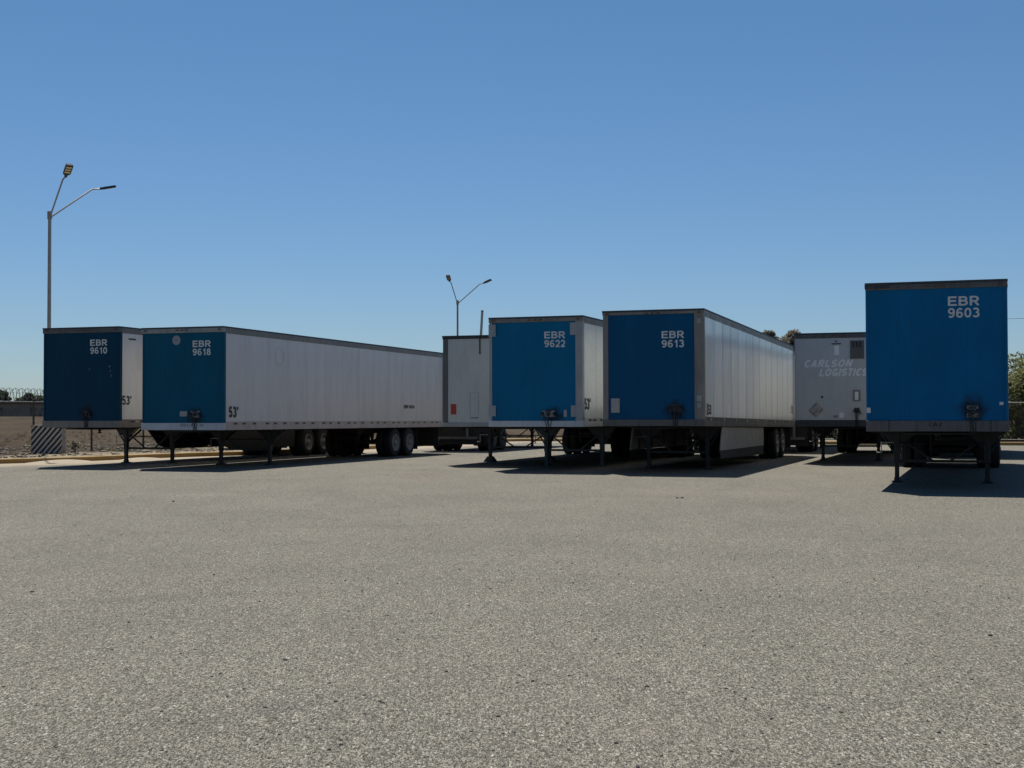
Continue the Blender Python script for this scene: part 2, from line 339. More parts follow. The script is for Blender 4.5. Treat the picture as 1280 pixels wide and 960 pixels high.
W=2.6
def trailer(name,loc,yaw,b,h,tilt,label,cat='semi trailer',L=16.17,front=None,side=None,side_r=None,rail=None,sill=None,post=None,pw=.1,pwr=None,
            leg_y=3.45,leg_sp=1.72,legmat=None,axles=(12.3,13.55),head_h=.16,sill_h=.2,coup=(.4,.43,.34,.22),wide_foot=False,roundtop=False,coupstyle=0,
            rimmat=None,sidesill=None,siderail=None,dark_sheet=True):
    root=thing(name,(loc[0],loc[1],0),-yaw,label,cat,'semi trailers parked side by side')
    sh=tilt; hw=W/2; z0=b; z1=b+h
    # origin of the root is the middle of the front face on the ground
    pwr=pwr if pwr is not None else pw
    siderail=siderail or rail; sidesill=sidesill or sill
    # front wall
    m=MB(); m.box(-hw+pw,hw-pwr,.012,.06,z0+sill_h,z1-head_h); m.build('front_panel',front,root,sh)
    # corner posts
    for s,p_ in ((-1,pw),(1,pwr)):
        m=MB(); r=.05; x_o=s*hw; x_i=s*(hw-p_)
        poly=[(x_i,0.0),(x_o-s*r,0.0)]+[(x_o-s*r+s*r*math.sin(a),r-r*math.cos(a)) for a in (R(22),R(45),R(68),R(90))]+[(x_o,.14),(x_i,.14)]
        m.prism(poly,z0+.02,z1-.03,plane='xy'); m.build('corner_post',post,root,sh)
    # header and sill across the front
    m=MB(); m.box(-hw-.004,hw+.004,-.012,.13,z1-head_h,z1-.035,bev=.012); m.box(-hw+.02,hw-.02,-.02,.0,z1-head_h+.045,z1-head_h+.06)
    m.build('front_header',rail,root,sh)
    m=MB(); m.box(-hw-.004,hw+.004,-.014,.14,z0,z0+sill_h-.002,bev=.008)
    for k in range(26): 
        x=-hw+.08+k*(W-.16)/25; m.box(x-.008,x+.008,-.02,-.013,z0+sill_h*.3,z0+sill_h*.3+.016); m.box(x-.008,x+.008,-.02,-.013,z0+sill_h*.75,z0+sill_h*.75+.016)
    m.build('front_sill',sill,root,sh)
    # sides
    for s,sm in ((-1,side),(1,side_r or side)):
        m=MB(); x0,x1=(hw-.03,hw-.006) if s>0 else (-hw+.006,-hw+.03)
        m.box(x0,x1,.14,L-.1,z0+.22,z1-.18)
        k=0; y=.14
        while y<L-.2:
            xx=(hw-.006,hw-.002) if s>0 else (-hw+.002,-hw+.006)
            m.box(xx[0],xx[1],y-.02,y+.02,z0+.22,z1-.18); y+=1.22
        m.build('side_panel',sm,root,sh)
        m=MB(); xx=sorted((s*(hw-.05),s*(hw+.004)))
        m.box(xx[0],xx[1],.13,L,z1-.19,z1-.035,bev=.008)
        xx=sorted((s*(hw+.002),s*(hw+.012))); m.box(xx[0],xx[1],.13,L,z1-.12,z1-.1)
        m.build('side_top_rail',siderail,root,sh)
        m=MB(); xx=sorted((s*(hw-.05),s*(hw+.002))); m.box(xx[0],xx[1],.14,L,z0+.1,z0+.235)
        xx=sorted((s*(hw-.07),s*(hw+.012))); m.box(xx[0],xx[1],.14,L,z0,z0+.1,bev=.006)
        y=.2
        while y<L:
            xx=sorted((s*(hw+.0015),s*(hw+.008))); m.box(xx[0],xx[1],y-.008,y+.008,z0+.2,z0+.216); y+=.15
        y=.55; k=0
        while y<L-.3:
            xx=sorted((s*(hw+.002),s*(hw+.0055)))
            m.box(xx[0],xx[1],y,y+.2,z0+.15,z0+.2,1); 
            if k%2==0: m.box(xx[0],xx[1],y+.25,y+.43,z0+.15,z0+.2,2); m.box(xx[0],xx[1],y+.48,y+.66,z0+.15,z0+.2,1)
            y+=1.05 if k%2==0 else .75; k+=1
        m.build('side_bottom_rail',[sidesill,M['tape_r'],M['tape_w']],root,sh)
    # roof
    m=MB(); m.box(-hw+.01,hw-.01,.02,L-.02,z1-.05,z1-.012,0); 
    m.box(-hw-.008,hw+.008,-.016,.05,z1-.034,z1+.004,1); m.box(-hw-.008,-hw+.03,.05,L,z1-.034,z1+.004,1); m.box(hw-.03,hw+.008,.05,L,z1-.034,z1+.004,1); m.box(-hw+.03,hw-.03,L-.05,L,z1-.034,z1+.002,1)
    m.build('roof',[M['roof'],M['roof_edge']],root,sh)
    for x in (-1.18,-.15,0,.15,1.18):
        m=MB(); m.box(x-.04,x+.04,-.035,-.013,z1-.105,z1-.07,bev=.006); m.build('marker_light',M['amber'],root,sh)
    # rear frame and doors
    m=MB()
    m.box(-hw,-hw+.1,L-.1,L+.02,z0,z1-.04); m.box(hw-.1,hw,L-.1,L+.02,z0,z1-.04); m.box(-hw+.1,hw-.1,L-.1,L+.02,z1-.18,z1-.04); m.box(-hw+.1,hw-.1,L-.1,L+.02,z0,z0+.18)
    m.build('rear_frame',M['alu'],root,sh)
    for s in (-1,1):
        m=MB(); xx=sorted((s*.01,s*(hw-.1))); m.box(xx[0],xx[1],L-.06,L,z0+.18,z1-.18); d=m.build('rear_door',side,root,sh)
        m=MB()
        for q in (.3,.9): m.tube([(s*q,L+.02,z0+.1),(s*q,L+.02,z1-.12)],.017,6)
        m.build('lock_rod',M['alu'],d,sh)
        m=MB(); m.box(s*1.05-.08,s*1.05+.08,L+.02,L+.05,z0+.03,z0+.13,bev=.01); m.build('tail_light',M['red'],root,sh)
    # floor frame
    m=MB(); m.box(-hw+.03,hw-.03,.08,L-.05,z0+.07,z0+.11)
    y=.6
    while y<L-.2:
        m.box(-hw+.05,hw-.05,y-.03,y+.03,z0-.03,z0+.07); m.box(-hw+.05,hw-.05,y-.004,y+.004,z0-.02,z0+.06); y+=.31
    m.box(-.6,.6,.15,1.9,z0-.06,z0-.03); 
    m.build('floor_frame',M['black'],root,sh)
    m=MB(); m.lathe([(0,.045),(-.05,.045),(-.05,.03),(-.08,.03),(-.08,.055),(-.11,.055),(-.11,0.001)],'z',c=(0,.91,z0-.06),n=16); m.build('king_pin',M['leg'],root)
    # landing gear
    lm=legmat or M['leg']; lz=z0+sh*leg_y
    for s in (-1,1):
        x=s*leg_sp/2
        m=MB(); m.box(x-.062,x+.062,leg_y-.062,leg_y+.062,.42,lz-.02,bev=.01); m.box(x-.046,x+.046,leg_y-.046,leg_y+.046,.06,.42)
        lo=m.build('landing_leg',lm,root)
        m=MB()
        if wide_foot:
            m.prism([(x-.17,.0),(x+.17,.0),(x+.17,.03),(x+.06,.17),(x-.06,.17),(x-.17,.03)],leg_y-.14,leg_y+.14)
        else:
            m.box(x-.11,x+.11,leg_y-.13,leg_y+.13,0,.03,bev=.008); m.box(x-.06,x+.06,leg_y-.06,leg_y+.06,.03,.1)
        m.build('foot_pad',lm,lo)
        m=MB(); xi=x-s*.42; xo=x+s*.36
        m.prism([(x-s*.07,lz-.36),(x+s*.07,lz-.36),(xo,lz-.03),(xi,lz-.03)],leg_y-.035,leg_y-.015)
        m.build('gusset',lm,lo)
        m=MB(); m.bar((xo,leg_y,lz-.05),(x+s*.05,leg_y,.62),.035,.035); m.bar((x,leg_y,.62),(x,leg_y+.95,lz-.03),.045,.045); m.bar((x-s*.02,leg_y,.7),(xi,leg_y+.02,lz-.05),.03,.03)
        m.build('brace',lm,lo)
    m=MB(); xa=leg_sp/2-.06
    m.bar((-xa,leg_y,.46),(xa,leg_y,.46),.06,.05); m.bar((-xa,leg_y+.03,lz-.2),(-.18,leg_y+.03,.47),.04,.03); m.bar((xa,leg_y+.03,lz-.2),(.18,leg_y+.03,.47),.04,.03)
    m.tube([(-xa,leg_y-.09,lz-.3),(xa,leg_y-.09,lz-.3)],.018,6)
    m.build('cross_brace',lm,root)
    m=MB(); x=-(leg_sp/2); m.tube([(x-.06,leg_y-.05,lz-.28),(x-.32,leg_y-.05,lz-.28),(x-.32,leg_y-.05,lz-.5),(x-.42,leg_y-.05,lz-.5)],.014,6); m.build('crank_handle',M['alu'],root)
    # couplings on the nose
    cx,cz,cw,chh=coup; cz+=z0; cw*=.85; chh*=.85
    m=MB(); m.box(cx-cw/2,cx+cw/2,-.006,.012,cz-chh/2,cz+chh/2,bev=.004)
    nb=m.build('connector_plate',M['coup_l'] if coupstyle!=2 else M['coup'],root)
    for dx in (-cw*.45,cw*.45):
        m=MB(); m.lathe([(0,.04),(-.03,.04),(-.04,.028),(-.07,.024),(-.075,.001)],'y',c=(cx+dx,-.006,cz+.01),n=14)
        m.bar((cx+dx,-.05,cz),(cx+dx+.07,-.055,cz-.09),.03,.03); m.build('air_coupling',M['coup'],nb)
    m=MB(); m.lathe([(0,.05),(-.04,.05),(-.05,.04),(-.055,.001)],'y',c=(cx,-.006,cz-.01),n=16); m.box(cx-.07,cx+.07,-.03,-.006,cz+.05,cz+.1); m.build('power_socket',M['coup'],nb)
    m=MB(); m.tube([(cx,-.03,cz-.08),(cx-.01,-.04,cz-.2),(cx+.01,-.02,z0+.02),(cx+.01,.1,z0-.05)],.014,8); m.tube([(cx-cw*.4,-.03,cz-.06),(cx-cw*.2,-.045,cz-.22),(cx-.04,-.02,z0),(cx-.04,.1,z0-.05)],.009,6); m.tube([(cx+cw*.4,-.03,cz-.06),(cx+cw*.25,-.045,cz-.22),(cx+.05,-.02,z0),(cx+.05,.1,z0-.05)],.009,6)
    m.build('air_hose',M['coup'],nb)
    # bogie
    ya,yb=axles[0],axles[-1]; zb_=z0+sh*ya
    m=MB()
    for s in (-1,1):
        m.box(s*.5-.05,s*.5+.05,ya-1.6,min(yb+1.6,L-.15),zb_-.2,zb_-.04)
        for y in (ya-.62,(ya+yb)/2,yb+.62): m.prism([(y-.12,zb_-.2),(y+.12,zb_-.2),(y+.05,.45),(y-.05,.45)],s*.5-.03,s*.5+.03,plane='yz')
        for y in axles: m.bar((s*.5,y-.55,.5),(s*.5,y,.6),.07,.05); m.bar((s*.5,y+.55,.5),(s*.5,y,.6),.07,.05)
    for y in (ya-1.5,(ya+yb)/2,yb+1.3): m.box(-.5,.5,y-.04,y+.04,zb_-.18,zb_-.06)
    m.build('bogie_frame',M['black'],root)
    m=MB(); m.tube([(-.35,ya-1.1,zb_-.33),(.35,ya-1.1,zb_-.33)],.15,16); m.build('air_tank',M['black'],root)
    for y in axles:
        m=MB(); m.tube([(-1.08,y,.5),(1.08,y,.5)],.065,10); m.lathe([(-.22,.2),(.0,.2)],'x',c=(-.6,y,.5),n=20); m.lathe([(0,.2),(.22,.2)],'x',c=(.6,y,.5),n=20); m.build('axle',M['black'],root)
        for s in (-1,1):
            for k,xo in enumerate((1.145,.82)):
                wo=bpy.data.objects.new('wheel',TYRE); C.objects.link(wo); wo.parent=root; wo.location=(s*xo,y,.5); wo.rotation_euler=(random.uniform(0,6),0,0)
                ro=bpy.data.objects.new('rim',RIM_R if (s>0)==(k==0) else RIM_L); C.objects.link(ro); ro.parent=wo
                if rimmat and k==0: ro.material_slots[0].link='OBJECT'; ro.material_slots[0].material=rimmat
    for s in (-1,1):
        m=MB(); ym=min(yb+.75,L-.1); xx=sorted((s*.68,s*1.27)); m.box(xx[0],xx[1],ym-.006,ym+.006,.22,zb_-.1); m.build('mud_flap',M['rubber'],root)
    if dark_sheet: m=MB(); m.box(-1.22,1.22,L-.3,L-.28,.28,z0-.04); m.build('underside_blocker',M['rubber'],root)  # added black sheet, closes off light beneath the trailer so the underside reads dark
    m=MB(); m.box(-1.15,1.15,L-.12,L-.02,.5,.6,bev=.008); 
    for x in (-.75,.75): m.box(x-.05,x+.05,L-.1,L-.03,.6,z0+sh*L+.02)
    m.build('underride_guard',M['alu_dark'],root)
    return root
def face_box(root,name,mat,x0,x1,zlo,zhi,y0=-.012,y1=.012,bev=0,label=None):
    m=MB(); m.box(x0,x1,y0,y1,zlo,zhi,bev=bev); o=m.build(name,mat,root)
    if label: o['label']=label
    return o
def mid(X,Y,yaw):   # left front corner -> middle of the front face
    return (X+W/2*math.cos(yaw), Y-W/2*math.sin(yaw))

# ------------------------------------------------------------------ ground materials
def lot_material():
    m,t,p=nodes('chipseal'); v=mapped(t); vg=mapped(t,scale=(1,.36,1))
    n1=noise(t,vg,175,2,.6); n2=noise(t,vg,72,2,.6); n3=noise(t,v,14,4,.7); n4=noise(t,v,.35,4,.6); n5=noise(t,mapped(t,scale=(1,.25,1),rot=(0,0,.35)),1.1,5,.65)
    vo=N(t,'ShaderNodeTexVoronoi'); vo.inputs['Scale'].default_value=105; t.links.new(vg,vo.inputs['Vector'])
    base=mixc(t,ramp(t,n1,[(.36,0),(.45,.5),(.54,.7),(.64,1)]),(.006,.0055,.0045),(.375,.346,.274))
    base=mixc(t,math_(t,'MULTIPLY',ramp(t,n2,[(.38,1),(.48,0)]),.75),base,(.05,.047,.04))
    sp=N(t,'ShaderNodeSeparateColor'); t.links.new(vo.outputs['Color'],sp.inputs[0])
    base=mixc(t,math_(t,'MULTIPLY',ramp(t,sp.outputs[0],[(.0,1),(.16,0)]),.55),base,(.04,.037,.032))
    base=mixc(t,math_(t,'MULTIPLY',ramp(t,sp.outputs[1],[(.93,0),(1,1)]),.6),base,(.55,.53,.48))
    for scl,lo,hi in ((118,.45,1.38),(52,.8,1.16)):
        vv=N(t,'ShaderNodeTexVoronoi'); vv.inputs['Scale'].default_value=scl; t.links.new(vg,vv.inputs['Vector'])
        s_=N(t,'ShaderNodeSeparateColor'); t.links.new(vv.outputs['Color'],s_.inputs[0])
        base=mixc(t,1.0,base,math_(t,'MULTIPLY_ADD',s_.outputs[2],hi-lo,lo),'MULTIPLY')
    # far grain so the surface keeps a speckle with distance
    base=mixc(t,math_(t,'MULTIPLY',ramp(t,n3,[(.38,1),(.55,0)]),.16),base,(.06,.057,.048))
    tone=ramp(t,n4,[(.25,.82),(.75,1.0)])
    tone2=ramp(t,n5,[(.3,.9),(.7,1.02)])
    base=mixc(t,1.0,base,tone,'MULTIPLY'); base=mixc(t,1.0,base,tone2,'MULTIPLY')
    pinkn=noise(t,v,.22,3); base=mixc(t,math_(t,'MULTIPLY',ramp(t,pinkn,[(.5,0),(.75,1)]),.12),base,(.3,.235,.2))
    # oily tyre smears
    for (x,y,rz,lx,ly,st) in ((-9.1,23.6,.28,1.9,.13,.5),(-8.9,20.8,.3,1.5,.12,.5),(-8.4,19.6,.25,.9,.12,.45),(9.3,17.2,-.1,1.0,.03,.6),(-1.6,18.2,.15,2.6,.2,.15),(-3.0,11.0,.3,2.4,.3,.2),(2.0,24.5,.05,2.6,.12,.3),(-6.3,31.5,.1,2.6,.2,.45),(3.6,8.0,.4,1.6,.25,.16),(-1.2,6.9,.7,.9,.2,.2),(2.67,6.1,-.25,.1,.02,.5),(.2,30.0,.0,1.6,.12,.4)):
        mp=N(t,'ShaderNodeMapping'); mp.vector_type='TEXTURE'; mp.inputs['Location'].default_value=(x,y,0); mp.inputs['Rotation'].default_value=(0,0,rz); mp.inputs['Scale'].default_value=(lx,ly,1)
        t.links.new(mapped(t),mp.inputs[0]); ln=N(t,'ShaderNodeVectorMath'); ln.operation='LENGTH'; t.links.new(mp.outputs[0],ln.inputs[0])
        d=math_(t,'ADD',ln.outputs['Value'],math_(t,'MULTIPLY',math_(t,'SUBTRACT',noise(t,v,3,5,.7),.5),1.6))
        base=mixc(t,math_(t,'MULTIPLY',ramp(t,d,[(.2,1),(1.0,0)]),st),base,(.06,.056,.05))
    for (x,y,r0,wd,st) in ((-14,34,19.5,.16,.3),(-14,34,21.6,.14,.25),(12,30,16.0,.16,.28),(12,30,18.1,.14,.22),(-6,40,30.5,.2,.25),(-6,40,27.2,.2,.18),(20,2,17,.15,.2),(3,26,9.5,.15,.2),(3,26,11.6,.15,.2)):
        mp=N(t,'ShaderNodeVectorMath'); mp.operation='SUBTRACT'; mp.inputs[1].default_value=(x,y,0); t.links.new(v,mp.inputs[0]); ln=N(t,'ShaderNodeVectorMath'); ln.operation='LENGTH'; t.links.new(mp.outputs[0],ln.inputs[0])
        d=math_(t,'ABSOLUTE',math_(t,'SUBTRACT',math_(t,'ADD',ln.outputs['Value'],math_(t,'MULTIPLY',n4,.8)),r0+.4))
        f=math_(t,'MULTIPLY',ramp(t,math_(t,'DIVIDE',d,wd*2.2),[(.3,1),(1,0)]),ramp(t,math_(t,'MULTIPLY',math_(t,'ADD',noise(t,v,.5,4,.7),n3),.5),[(.42,0),(.6,st*.55)]))
        base=mixc(t,f,base,(.07,.065,.055))
    # wind-blown sand along the kerb (vertex attribute painted by distance to the kerb)
    at=N(t,'ShaderNodeAttribute'); at.attribute_name='sand'
    sf=math_(t,'ADD',at.outputs['Fac'],math_(t,'MULTIPLY',math_(t,'SUBTRACT',noise(t,v,1.2,6,.65),.5),.7))
    sand=mixc(t,ramp(t,noise(t,v,30,5),[(.3,0),(.7,1)]),(.24,.2,.145),(.36,.3,.22))
    base=mixc(t,ramp(t,sf,[(.38,0),(.72,1)]),base,sand)
    t.links.new(base,p.inputs['Base Color']); p.inputs['Roughness'].default_value=.9; p.inputs['Specular IOR Level'].default_value=.2
    h=math_(t,'ADD',n1,math_(t,'MULTIPLY',n2,.8)); bump(t,p,h,.7,.014)
    return m
def dirt_material():
    m,t,p=nodes('dirt'); v=mapped(t)
    a=noise(t,v,.35,6,.65); b=noise(t,mapped(t,scale=(1,.5,1)),2.2,6,.7); g=noise(t,v,9,6,.7)
    c=mixc(t,ramp(t,a,[(.35,0),(.65,1)]),(.034,.023,.0135),(.075,.051,.029))
    c=mixc(t,math_(t,'MULTIPLY',ramp(t,b,[(.5,0),(.7,1)]),.6),c,(.075,.055,.033))
    c=mixc(t,math_(t,'MULTIPLY',ramp(t,g,[(.55,0),(.75,1)]),.6),c,(.012,.009,.007))
    q_=noise(t,mapped(t,scale=(.25,.09,1)),1.0,5,.7); c=mixc(t,math_(t,'MULTIPLY',ramp(t,q_,[(.45,0),(.6,1)]),.5),c,(.1,.075,.045))
    at=N(t,'ShaderNodeAttribute'); at.attribute_name='sand'
    sf=math_(t,'ADD',at.outputs['Fac'],math_(t,'MULTIPLY',math_(t,'SUBTRACT',noise(t,v,.9,6,.7),.5),.9))
    sand=mixc(t,ramp(t,g,[(.35,0),(.65,1)]),(.18,.15,.105),(.34,.29,.21))
    c=mixc(t,ramp(t,sf,[(.35,0),(.7,1)]),c,sand)
    t.links.new(c,p.inputs['Base Color']); p.inputs['Roughness'].default_value=.95; p.inputs['Specular IOR Level'].default_value=.1
    bump(t,p,math_(t,'ADD',g,b),.8,.12)
    return m
M['lot']=lot_material(); M['dirt']=dirt_material()
M['kerb']=paint('yellow_kerb',(.27,.165,.05),.8,0,.7,(.3,.24,.16),streak=False)
M['stone']=plain('stone',(.16,.135,.1),.9,0,.35,6,.4); M['stone_d']=plain('dark_stone',(.05,.045,.04),.9,0,.3,6,.3)
M['concrete']=plain('concrete',(.3,.27,.23),.9,0,.2,5,.2)

# ------------------------------------------------------------------ terrain
KERB=[(-60,12),(-36,27),(-24,35.5),(-19.5,38.9),(-15.8,42.1),(-13.9,44.2),(-12.66,46.9),(-11.5,48.9),(-9.45,50.9),(-7.2,56),(-4.8,63),(-2,71.5),(-.8,75),(1.5,76.2),(8,71),(15,66.2),(24,63),(45,58),(90,48)]
# smooth
def chaikin(p,n):
    for _ in range(n):
        q=[p[0]]
        for a,b in zip(p,p[1:]): q+=[(a[0]*.75+b[0]*.25,a[1]*.75+b[1]*.25),(a[0]*.25+b[0]*.75,a[1]*.25+b[1]*.75)]
        q.append(p[-1]); p=q
    return p
KP=chaikin(KERB,2); KA=np.array(KP)
def sdist(P):
    """signed distance to the kerb line, positive = outside the lot (left/behind)"""
    P=np.asarray(P,float); A=KA[:-1];B=KA[1:];AB=B-A
    AP=P[:,None,:]-A[None]; tt=np.clip((AP*AB).sum(2)/(AB**2).sum(1),0,1)
    Q=AP-tt[...,None]*AB; d=np.sqrt((Q**2).sum(2)); i=d.argmin(1)
    poly=np.vstack([KA,[[90,-60],[-60,-60]]]); x,y=P[:,0],P[:,1]; ins=np.zeros(len(P),bool)
    for a,b in zip(poly,np.roll(poly,-1,0)):
        c=((a[1]>y)!=(b[1]>y)); 
        with np.errstate(divide='ignore',invalid='ignore'): xi=(b[0]-a[0])*(y-a[1])/(b[1]-a[1])+a[0]
        ins^=c&(x<xi)
    dm=d[np.arange(len(P)),i]; return np.where(ins,-dm,dm)
def grid(xs,ys,zf,name,mat,sandf,keep=None):
    X,Y=np.meshgrid(xs,ys); P=np.stack([X.ravel(),Y.ravel()],1); sdv=sdist(P); Z=zf(P,sdv)
    nx=len(xs); fs=[]
    for j in range(len(ys)-1):
        for i in range(nx-1):
            q=(j*nx+i,j*nx+i+1,(j+1)*nx+i+1,(j+1)*nx+i)
            if keep is None or any(keep[1](sdv[k]) for k in q): fs.append(q)
    me=bpy.data.meshes.new(name); me.from_pydata([(a,b,c) for (a,b),c in zip(P,Z)],[],fs); me.materials.append(mat)
    at=me.attributes.new('sand','FLOAT','POINT'); at.data.foreach_set('value',np.clip(sandf(P,sdv),0,1).astype(np.float32))
    me.polygons.foreach_set('use_smooth',[True]*len(me.polygons)); me.update(); 
    return link(name,me)
def spaced(a,b,fine,c0,c1,coarse):
    out=[a]; x=a
    while x<b:
        d=max(0,c0-x,x-c1); x+=fine+d*coarse; out.append(min(x,b))
    return np.array(out)
def nz(P,s,o=0): return np.array([mnoise.noise(Vector((x*s+o,y*s,o))) for x,y in P])
def zdirt(P,d):
    r=np.clip((d-8)/95,0,1); r=r*r*(3-2*r)
    side=np.clip((5-P[:,0])/30,0,1)
    z=.1+r*1.22*side+ np.clip(d/6,0,1)*(.10*nz(P,.35)+.06*nz(P,1.1,5)+.03*nz(P,2.6,9))
    md=np.exp(-(((P[:,0]+8.5)/3.4)**2+((P[:,1]-60)/4)**2)); z+=md*.5*(1+.5*nz(P,.9,3))
    return np.where(d<.35,-.25,z)
gx=spaced(-2600,2600,.45,-24,6,.06); gy=spaced(20,5000,.45,38,72,.05)
g=grid(gx,gy,zdirt,'dirt_field',M['dirt'],lambda P,d: np.clip(1-(d-.5)/9,0,1)*(P[:,0]<20)*.9,keep=(1,lambda v:v>-2)); tag(g,kind='structure')
# lot surface
lx=np.concatenate([spaced(-60,92,.5,-24,-4,.03)]); ly=np.concatenate([[-60,-20],spaced(0,80,.5,36,62,.05)])
def zl(P,d): return np.zeros(len(P))
lot=grid(lx,ly,zl,'parking_lot',M['lot'],lambda P,d: np.clip(1+d/5.0,0,1)*(P[:,0]<8),keep=(1,lambda v:v<.3)); tag(lot,kind='structure')
# rest of the ground, far behind and beside the camera
m=MB(); m.add([(-6000,-6000,-.3),(6000,-6000,-.3),(6000,6000,-.3),(-6000,6000,-.3)],[(0,1,2,3)]); tag(m.build('ground',M['dirt']),kind='structure')
# kerb: profile swept along the line, sanded over in places
def offset_line(pts,off):
    out=[]
    for i,p in enumerate(pts):
        a=Vector(pts[max(i-1,0)]);b=Vector(pts[min(i+1,len(pts)-1)]);t=(b-a).normalized(); n=Vector((-t.y,t.x)); out.append(Vector(p)+n*off)
    return out
fine=[]
for a,b in zip(KP,KP[1:]):
    k=max(1,int((Vector(b)-Vector(a)).length/.5))
    fine+=[(a[0]+(b[0]-a[0])*i/k,a[1]+(b[1]-a[1])*i/k) for i in range(k)]
fine.append(KP[-1])
prof=[(-.09,-.05),(-.075,.13),(-.055,.15),(.07,.155),(.09,.14),(.09,-.05)]
m=MB(); n=len(prof); vs=[]
lines=[offset_line(fine,o) for o,_ in prof]
for i in range(len(fine)):
    jt=.012*mnoise.noise(Vector((i*.6,0,0)))
    for j,(o,z) in enumerate(prof): vs.append((lines[j][i].x,lines[j][i].y,z+(jt if z>0 else 0)))
fs=[(i*n+j,i*n+j+1,(i+1)*n+j+1,(i+1)*n+j) for i in range(len(fine)-1) for j in range(n-1)]
m.add(vs,fs); ko=m.build('kerb',M['kerb']); tag(ko,kind='structure')
# verge strip right behind the kerb
m=MB(); offs=[.085,.5,1.2,2.2]; ls=[offset_line(fine,o) for o in offs]; vs=[]
for i in range(len(fine)):
    for j,o in enumerate(offs): vs.append((ls[j][i].x,ls[j][i].y,(.135,.15,.13,.02)[j]+.03*mnoise.noise(Vector((ls[j][i].x,ls[j][i].y,0)))))
m.add(vs,[(i*4+j,i*4+j+1,(i+1)*4+j+1,(i+1)*4+j) for i in range(len(fine)-1) for j in range(3)],0,True)
vo=m.build('verge',M['dirt'],fixn=False); at=vo.data.attributes.new('sand','FLOAT','POINT'); at.data.foreach_set('value',[.85]*len(vo.data.vertices)); tag(vo,kind='structure')
# sand heaps that bury the kerb in front
def heap(x,y,rx,ry,h,rz,seed):
    m=MB(); vs=[];fs=[]; nr,na=7,22
    for i in range(nr+1):
        for k in range(na):
            a=2*math.pi*k/na; r=i/nr*(1+.25*mnoise.noise(Vector((math.cos(a)*1.5,math.sin(a)*1.5,seed))))
            u,v=rx*r*math.cos(a),ry*r*math.sin(a); z=h*(1-(i/nr)**2)**1.2
            vs.append((x+u*math.cos(rz)-v*math.sin(rz),y+u*math.sin(rz)+v*math.cos(rz),z-.02))
    fs=[(i*na+k,i*na+(k+1)%na,(i+1)*na+(k+1)%na,(i+1)*na+k) for i in range(nr) for k in range(na)]+[tuple(range(na))]
    m.add(vs,fs,0,True); o=m.build('sand_heap',M['sandm']); return tag(o,kind='stuff',label='low heap of drifted sand against the yellow kerb')
def sand_mat():
    m,t,p=nodes('sand'); v=mapped(t); c=mixc(t,ramp(t,noise(t,v,25,6,.7),[(.3,0),(.7,1)]),(.24,.2,.145),(.36,.3,.22))
    t.links.new(c,p.inputs['Base Color']); p.inputs['Roughness'].default_value=.95; bump(t,p,noise(t,v,12,5),.4,.02); return m
M['sandm']=sand_mat()
for i,a in enumerate([(-14.4,43.6,1.5,.55,.1,.85),(-12.7,46.5,1.3,.4,.07,1.1),(-17.6,40.2,1.6,.35,.06,.75)]): heap(*a,seed=i*3.1)

# ------------------------------------------------------------------ the trailers
M['blue9610']=blue_front('navy_front_paint',(.0003,.044,.088),(.2,1.55),.5)
M['blue9618']=blue_front('teal_front_paint',(.0003,.09,.16),(.4,1.42),.45)
M['blue9622']=blue_front('bright_teal_front_paint',(.0003,.137,.285),(.5,1.4),.3)
M['blue9613']=blue_front('deep_blue_front_paint',(.0003,.078,.18),(.56,1.55),.4)
M['blue9603']=blue_front('royal_blue_front_paint',(.0003,.125,.29),(.66,1.55),.4)
M['whiteA']=white_side('white_side_cool',(.7,.7,.67),1.22,.12,.22,.35)
M['white9618']=white_side('white_side_pinkish',(.6,.565,.545),1.22,.05,.3,.2,.15)
M['white9613']=white_side('white_side_ribbed',(.7,.725,.72),1.22,.45,.14,.35,.65)
M['white9622']=white_side('white_side_greenish',(.7,.73,.71),1.22,.1,.2,.25)
M['greyC']=white_side('grey_front',(.68,.7,.7),1.22,.08,.3,.3)
M['postblue']=paint('navy_post',(.004,.03,.05),.4); 

T={
 '9610':dict(X=-13.6106,Y=39.5365,yaw=.326,b=1.1346,h=2.8797,tilt=-.0015),
 '9618':dict(X=-10.3528,Y=38.1067,yaw=.3299,b=1.0715,h=2.849,tilt=-.0034),
 '9622':dict(X=-.6129,Y=36.1656,yaw=.3441,b=1.1588,h=2.8899,tilt=-.0008),
 '9613':dict(X=2.297,Y=34.5561,yaw=.338,b=1.1832,h=2.9141,tilt=-.0106),
 '9603':dict(X=6.872,Y=26.4708,yaw=.3313,b=1.1391,h=2.8743,tilt=0),
 'A':dict(X=-2.04,Y=40.0,yaw=.334,b=1.13,h=2.66,tilt=0),
 'C':dict(X=8.43,Y=40.66,yaw=.334,b=1.1,h=2.78,tilt=0),
 'D':dict(X=-2.35,Y=55.2,yaw=.334,b=1.13,h=2.85,tilt=0),
}
def mk(key,label,**kw):
    q=T[key]; 
    return trailer('semi_trailer',mid(q['X'],q['Y'],q['yaw']),q['yaw'],q['b'],q['h'],q['tilt'],label,**kw),q
def number(root,q,num,right,top,wd=.57,ht=.41,tilt=0):
    cz=q['b']+q['h']-top-ht/2; cx=W/2-right-wd/2
    lettering(['EBR',num],'front',cx,cz,wd,ht,M['vinyl'],root,.012,gap=.17,bold=.028)

